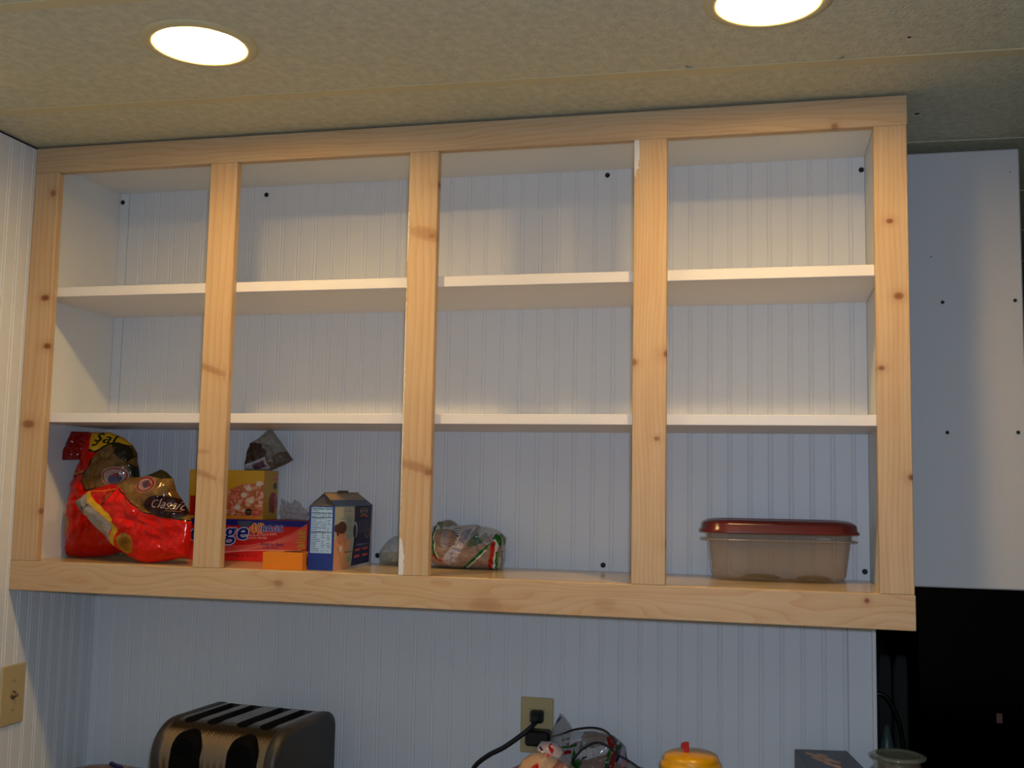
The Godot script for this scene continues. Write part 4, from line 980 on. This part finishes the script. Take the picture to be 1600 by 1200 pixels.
func _toaster():
	var t := thing("toaster", "four-slice brushed steel toaster with black levers on the worktop", "toaster", P(0.520, CT, -0.075), -0.09)
	# local: x -0.155..0.155, z -0.125 (back)..0.125 (front)
	var steel := mat(Color(0.52, 0.46, 0.38), 0.22, 1.0)
	var scratch := NoiseTexture2D.new()
	var fn := FastNoiseLite.new(); fn.frequency = 0.02; fn.fractal_octaves = 4; fn.seed = 17
	scratch.width = 256; scratch.height = 256; scratch.seamless = true; scratch.noise = fn; scratch.as_normal_map = true; scratch.bump_strength = 8.0
	steel.normal_enabled = true; steel.normal_texture = scratch; steel.normal_scale = 0.45
	steel.uv1_triplanar = true; steel.uv1_scale = Vector3(70, 0.8, 0.8)
	var prof := PackedVector2Array()
	var zf := 0.125; var zb := -0.125; var top := 0.2
	# profile in (z, y)
	var pts := [Vector2(zb, 0.012), Vector2(zb, top - 0.03)]
	for k in range(1, 7):
		var a := PI - PI / 2 * k / 6
		pts.append(Vector2(zb + 0.03 + 0.03 * cos(a), top - 0.03 + 0.03 * sin(a)))
	for k in 11:
		var a := PI / 2 - PI / 2 * k / 10
		pts.append(Vector2(zf - 0.075 + 0.075 * cos(a), top - 0.070 + 0.070 * sin(a)))
	pts.append(Vector2(zf, 0.012))
	for q in pts: prof.append(q)
	var tree := CSGCombiner3D.new(); tree.name = "shell"
	t.add_child(tree, true)
	var body := CSGPolygon3D.new(); body.name = "body"
	body.polygon = prof; body.mode = CSGPolygon3D.MODE_DEPTH; body.depth = 0.232; body.smooth_faces = true
	body.material = steel
	# the polygon lies in x-y and is swept along z: turn so that profile x becomes z
	body.transform = Transform3D(Basis(Vector3(0, 0, 1), Vector3(0, 1, 0), Vector3(-1, 0, 0)), Vector3(-0.116, 0, 0))
	tree.add_child(body, true)
	var dark := mat(Color(0.02, 0.018, 0.015), 0.6)
	var xs := [-0.086, -0.034, 0.034, 0.086]
	for x in xs:
		var slot := CSGPolygon3D.new(); slot.name = "slot"
		var sp := PackedVector2Array()
		for k in 9: sp.append(Vector2(0.0155 * cos(PI * k / 8), 0.062 + 0.0155 * sin(PI * k / 8)))
		for k in 9: sp.append(Vector2(-0.0155 * cos(PI * k / 8), -0.092 - 0.0155 * sin(PI * k / 8)))
		slot.polygon = sp; slot.depth = 0.10; slot.material = dark; slot.operation = CSGShape3D.OPERATION_SUBTRACTION
		slot.transform = Transform3D(Basis(Vector3(1, 0, 0), Vector3(0, 0, 1), Vector3(0, -1, 0)), Vector3(x, 0.13, 0))
		slot.transform.origin.y = 0.13
		tree.add_child(slot, true)
	# side panels, slightly larger than the shell
	var smat := mat(Color(0.17, 0.155, 0.14), 0.45, 0.0, noise_tex(0.02, Color(0.75, 0.75, 0.75), Color(1, 1, 1)))
	for s in [-1.0, 1.0]:
		var rings := []
		for q in [[0.116, 1.0, 0.0], [0.117, 1.0, 0.002], [0.131, 1.0, 0.002], [0.138, 0.99, -0.002], [0.141, 0.96, -0.008]]:
			var ring := []
			for p in pts:
				var c := Vector2(0, 0.1)
				var d: Vector2 = (p - c)
				ring.append(Vector3(s * q[0], c.y + d.y * q[1] + signf(d.y) * q[2] * 0.5, d.x * q[1] + signf(d.x) * q[2] * 0.5))
			rings.append(ring)
		var st := begin()
		loft(st, rings, true, true)
		obj("side_panel", st, smat, t)
	obj("base", boxm(Vector3(-0.135, 0.0, -0.12), Vector3(0.135, 0.014, 0.12), 0.003), M.black, t)
	# lever housings: tall rounded black shells on the front
	for x in [-0.058, 0.068]:
		var rings := []
		for q in [[0.0, 1.0], [0.026, 1.0], [0.033, 0.92], [0.036, 0.75]]:
			var ring := []
			var w: float = 0.036 * q[1]
			for k in 13:
				var a := PI * k / 12
				ring.append(Vector3(x + w * cos(a), 0.143 + 0.046 * q[1] * sin(a), 0.092 + q[0]))
			ring.append(Vector3(x - w, 0.02, 0.112 + q[0])); ring.append(Vector3(x + w, 0.02, 0.112 + q[0]))
			rings.append(ring)
		var st := begin()
		loft(st, rings, true, true)
		var lm := mat(Color(0.012, 0.01, 0.01), 0.75)
		lm.metallic_specular = 0.2
		obj("lever_housing", st, lm, t)

func _dark_room_things():
	# a tall glossy black cupboard in the unlit room
	var t := thing("black_cupboard", "glossy black cupboard barely visible in the dark room beyond the wall", "cupboard", P(1.93, -YB, -1.0))
	var gb := mat(Color(0.006, 0.006, 0.006), 0.12)
	gb.metallic_specular = 0.22
	obj("body", boxm(Vector3(0, 0.02, -0.6), Vector3(0.9, 1.9, -0.02), 0.004), gb, t)
	obj("door", boxm(Vector3(0.003, 0.05, -0.02), Vector3(0.897, 1.88, 0.0), 0.004), gb, t)
	obj("foot_rail", boxm(Vector3(0.02, 0.0, -0.58), Vector3(0.88, 0.02, -0.03), 0.002), gb, t)
	var tagm := obj("paper_tag", boxm(P(2.119, -0.336, -0.9995), P(2.133, -0.312, -0.998), 0.0004), mat(Color(0.50, 0.36, 0.30), 0.7))
	tag(tagm, "small pale paper tag on the black cupboard door", "paper tag")
	# dim upright cushions against the cupboard's left side
	var ql := [["left of two dim grey-green upright cushions in the dark room", 1.850], ["right of two dim grey-green upright cushions in the dark room", 1.8895]]
	for q in ql:
		var c := thing("cushion", q[0], "cushion", P(q[1], -0.73, -1.0), 0.0, "dim cushions in the dark room")
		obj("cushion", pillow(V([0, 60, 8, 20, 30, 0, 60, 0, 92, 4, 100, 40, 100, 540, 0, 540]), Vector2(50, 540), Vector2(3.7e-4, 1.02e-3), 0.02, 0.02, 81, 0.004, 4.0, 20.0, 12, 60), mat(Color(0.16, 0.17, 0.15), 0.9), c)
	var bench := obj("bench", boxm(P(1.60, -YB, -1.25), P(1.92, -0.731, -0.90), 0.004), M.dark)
	tag(bench, "dark bench under the dim cushions in the unlit room", "bench")
	var hs := begin()
	tube(hs, [P(1.79, -0.27, -0.90), P(1.835, -0.265, -0.90), P(1.862, -0.30, -0.90), P(1.880, -0.36, -0.90), P(1.884, -0.46, -0.90), P(1.87, -0.60, -0.90), P(1.87, -0.728, -0.90)], 0.006)
	tag(obj("hose", hs, mat(Color(0.04, 0.045, 0.045), 0.25)), "curved dark hose hanging before the dim cushions", "hose")
	var bt := begin()
	lathe(bt, [Vector2(0, 0), Vector2(0.024, 0), Vector2(0.026, 0.01), Vector2(0.026, 0.25), Vector2(0.018, 0.33), Vector2(0.006, 0.385), Vector2(0, 0.387)], 28)
	tag(obj("bottle", bt, mat(Color(0.30, 0.37, 0.34), 0.35), self, P(1.848, -0.731, -0.935)), "dim grey-green bottle shape behind the hose", "bottle")
	# glass jars at the right on the worktop
	t = thing("glass_jar", "glass jar with a round knob lid at the photo's lower right", "jar", P(1.925, CT, -0.12))
	var st := begin()
	lathe(st, [Vector2(0, 0), Vector2(0.035, 0), Vector2(0.038, 0.005), Vector2(0.038, 0.10), Vector2(0.030, 0.125)], 36)
	obj("jar", st, film(Color(0.5, 0.5, 0.48, 0.2), null, 0.06), t)
	st = begin()
	lathe(st, [Vector2(0.034, 0.124), Vector2(0.033, 0.130), Vector2(0.010, 0.136), Vector2(0.006, 0.144), Vector2(0.0095, 0.150), Vector2(0.0115, 0.158), Vector2(0.0095, 0.167), Vector2(0.004, 0.170), Vector2(0, 0.1705)], 32)
	obj("lid", st, film(Color(0.55, 0.55, 0.55, 0.45), null, 0.06), t)
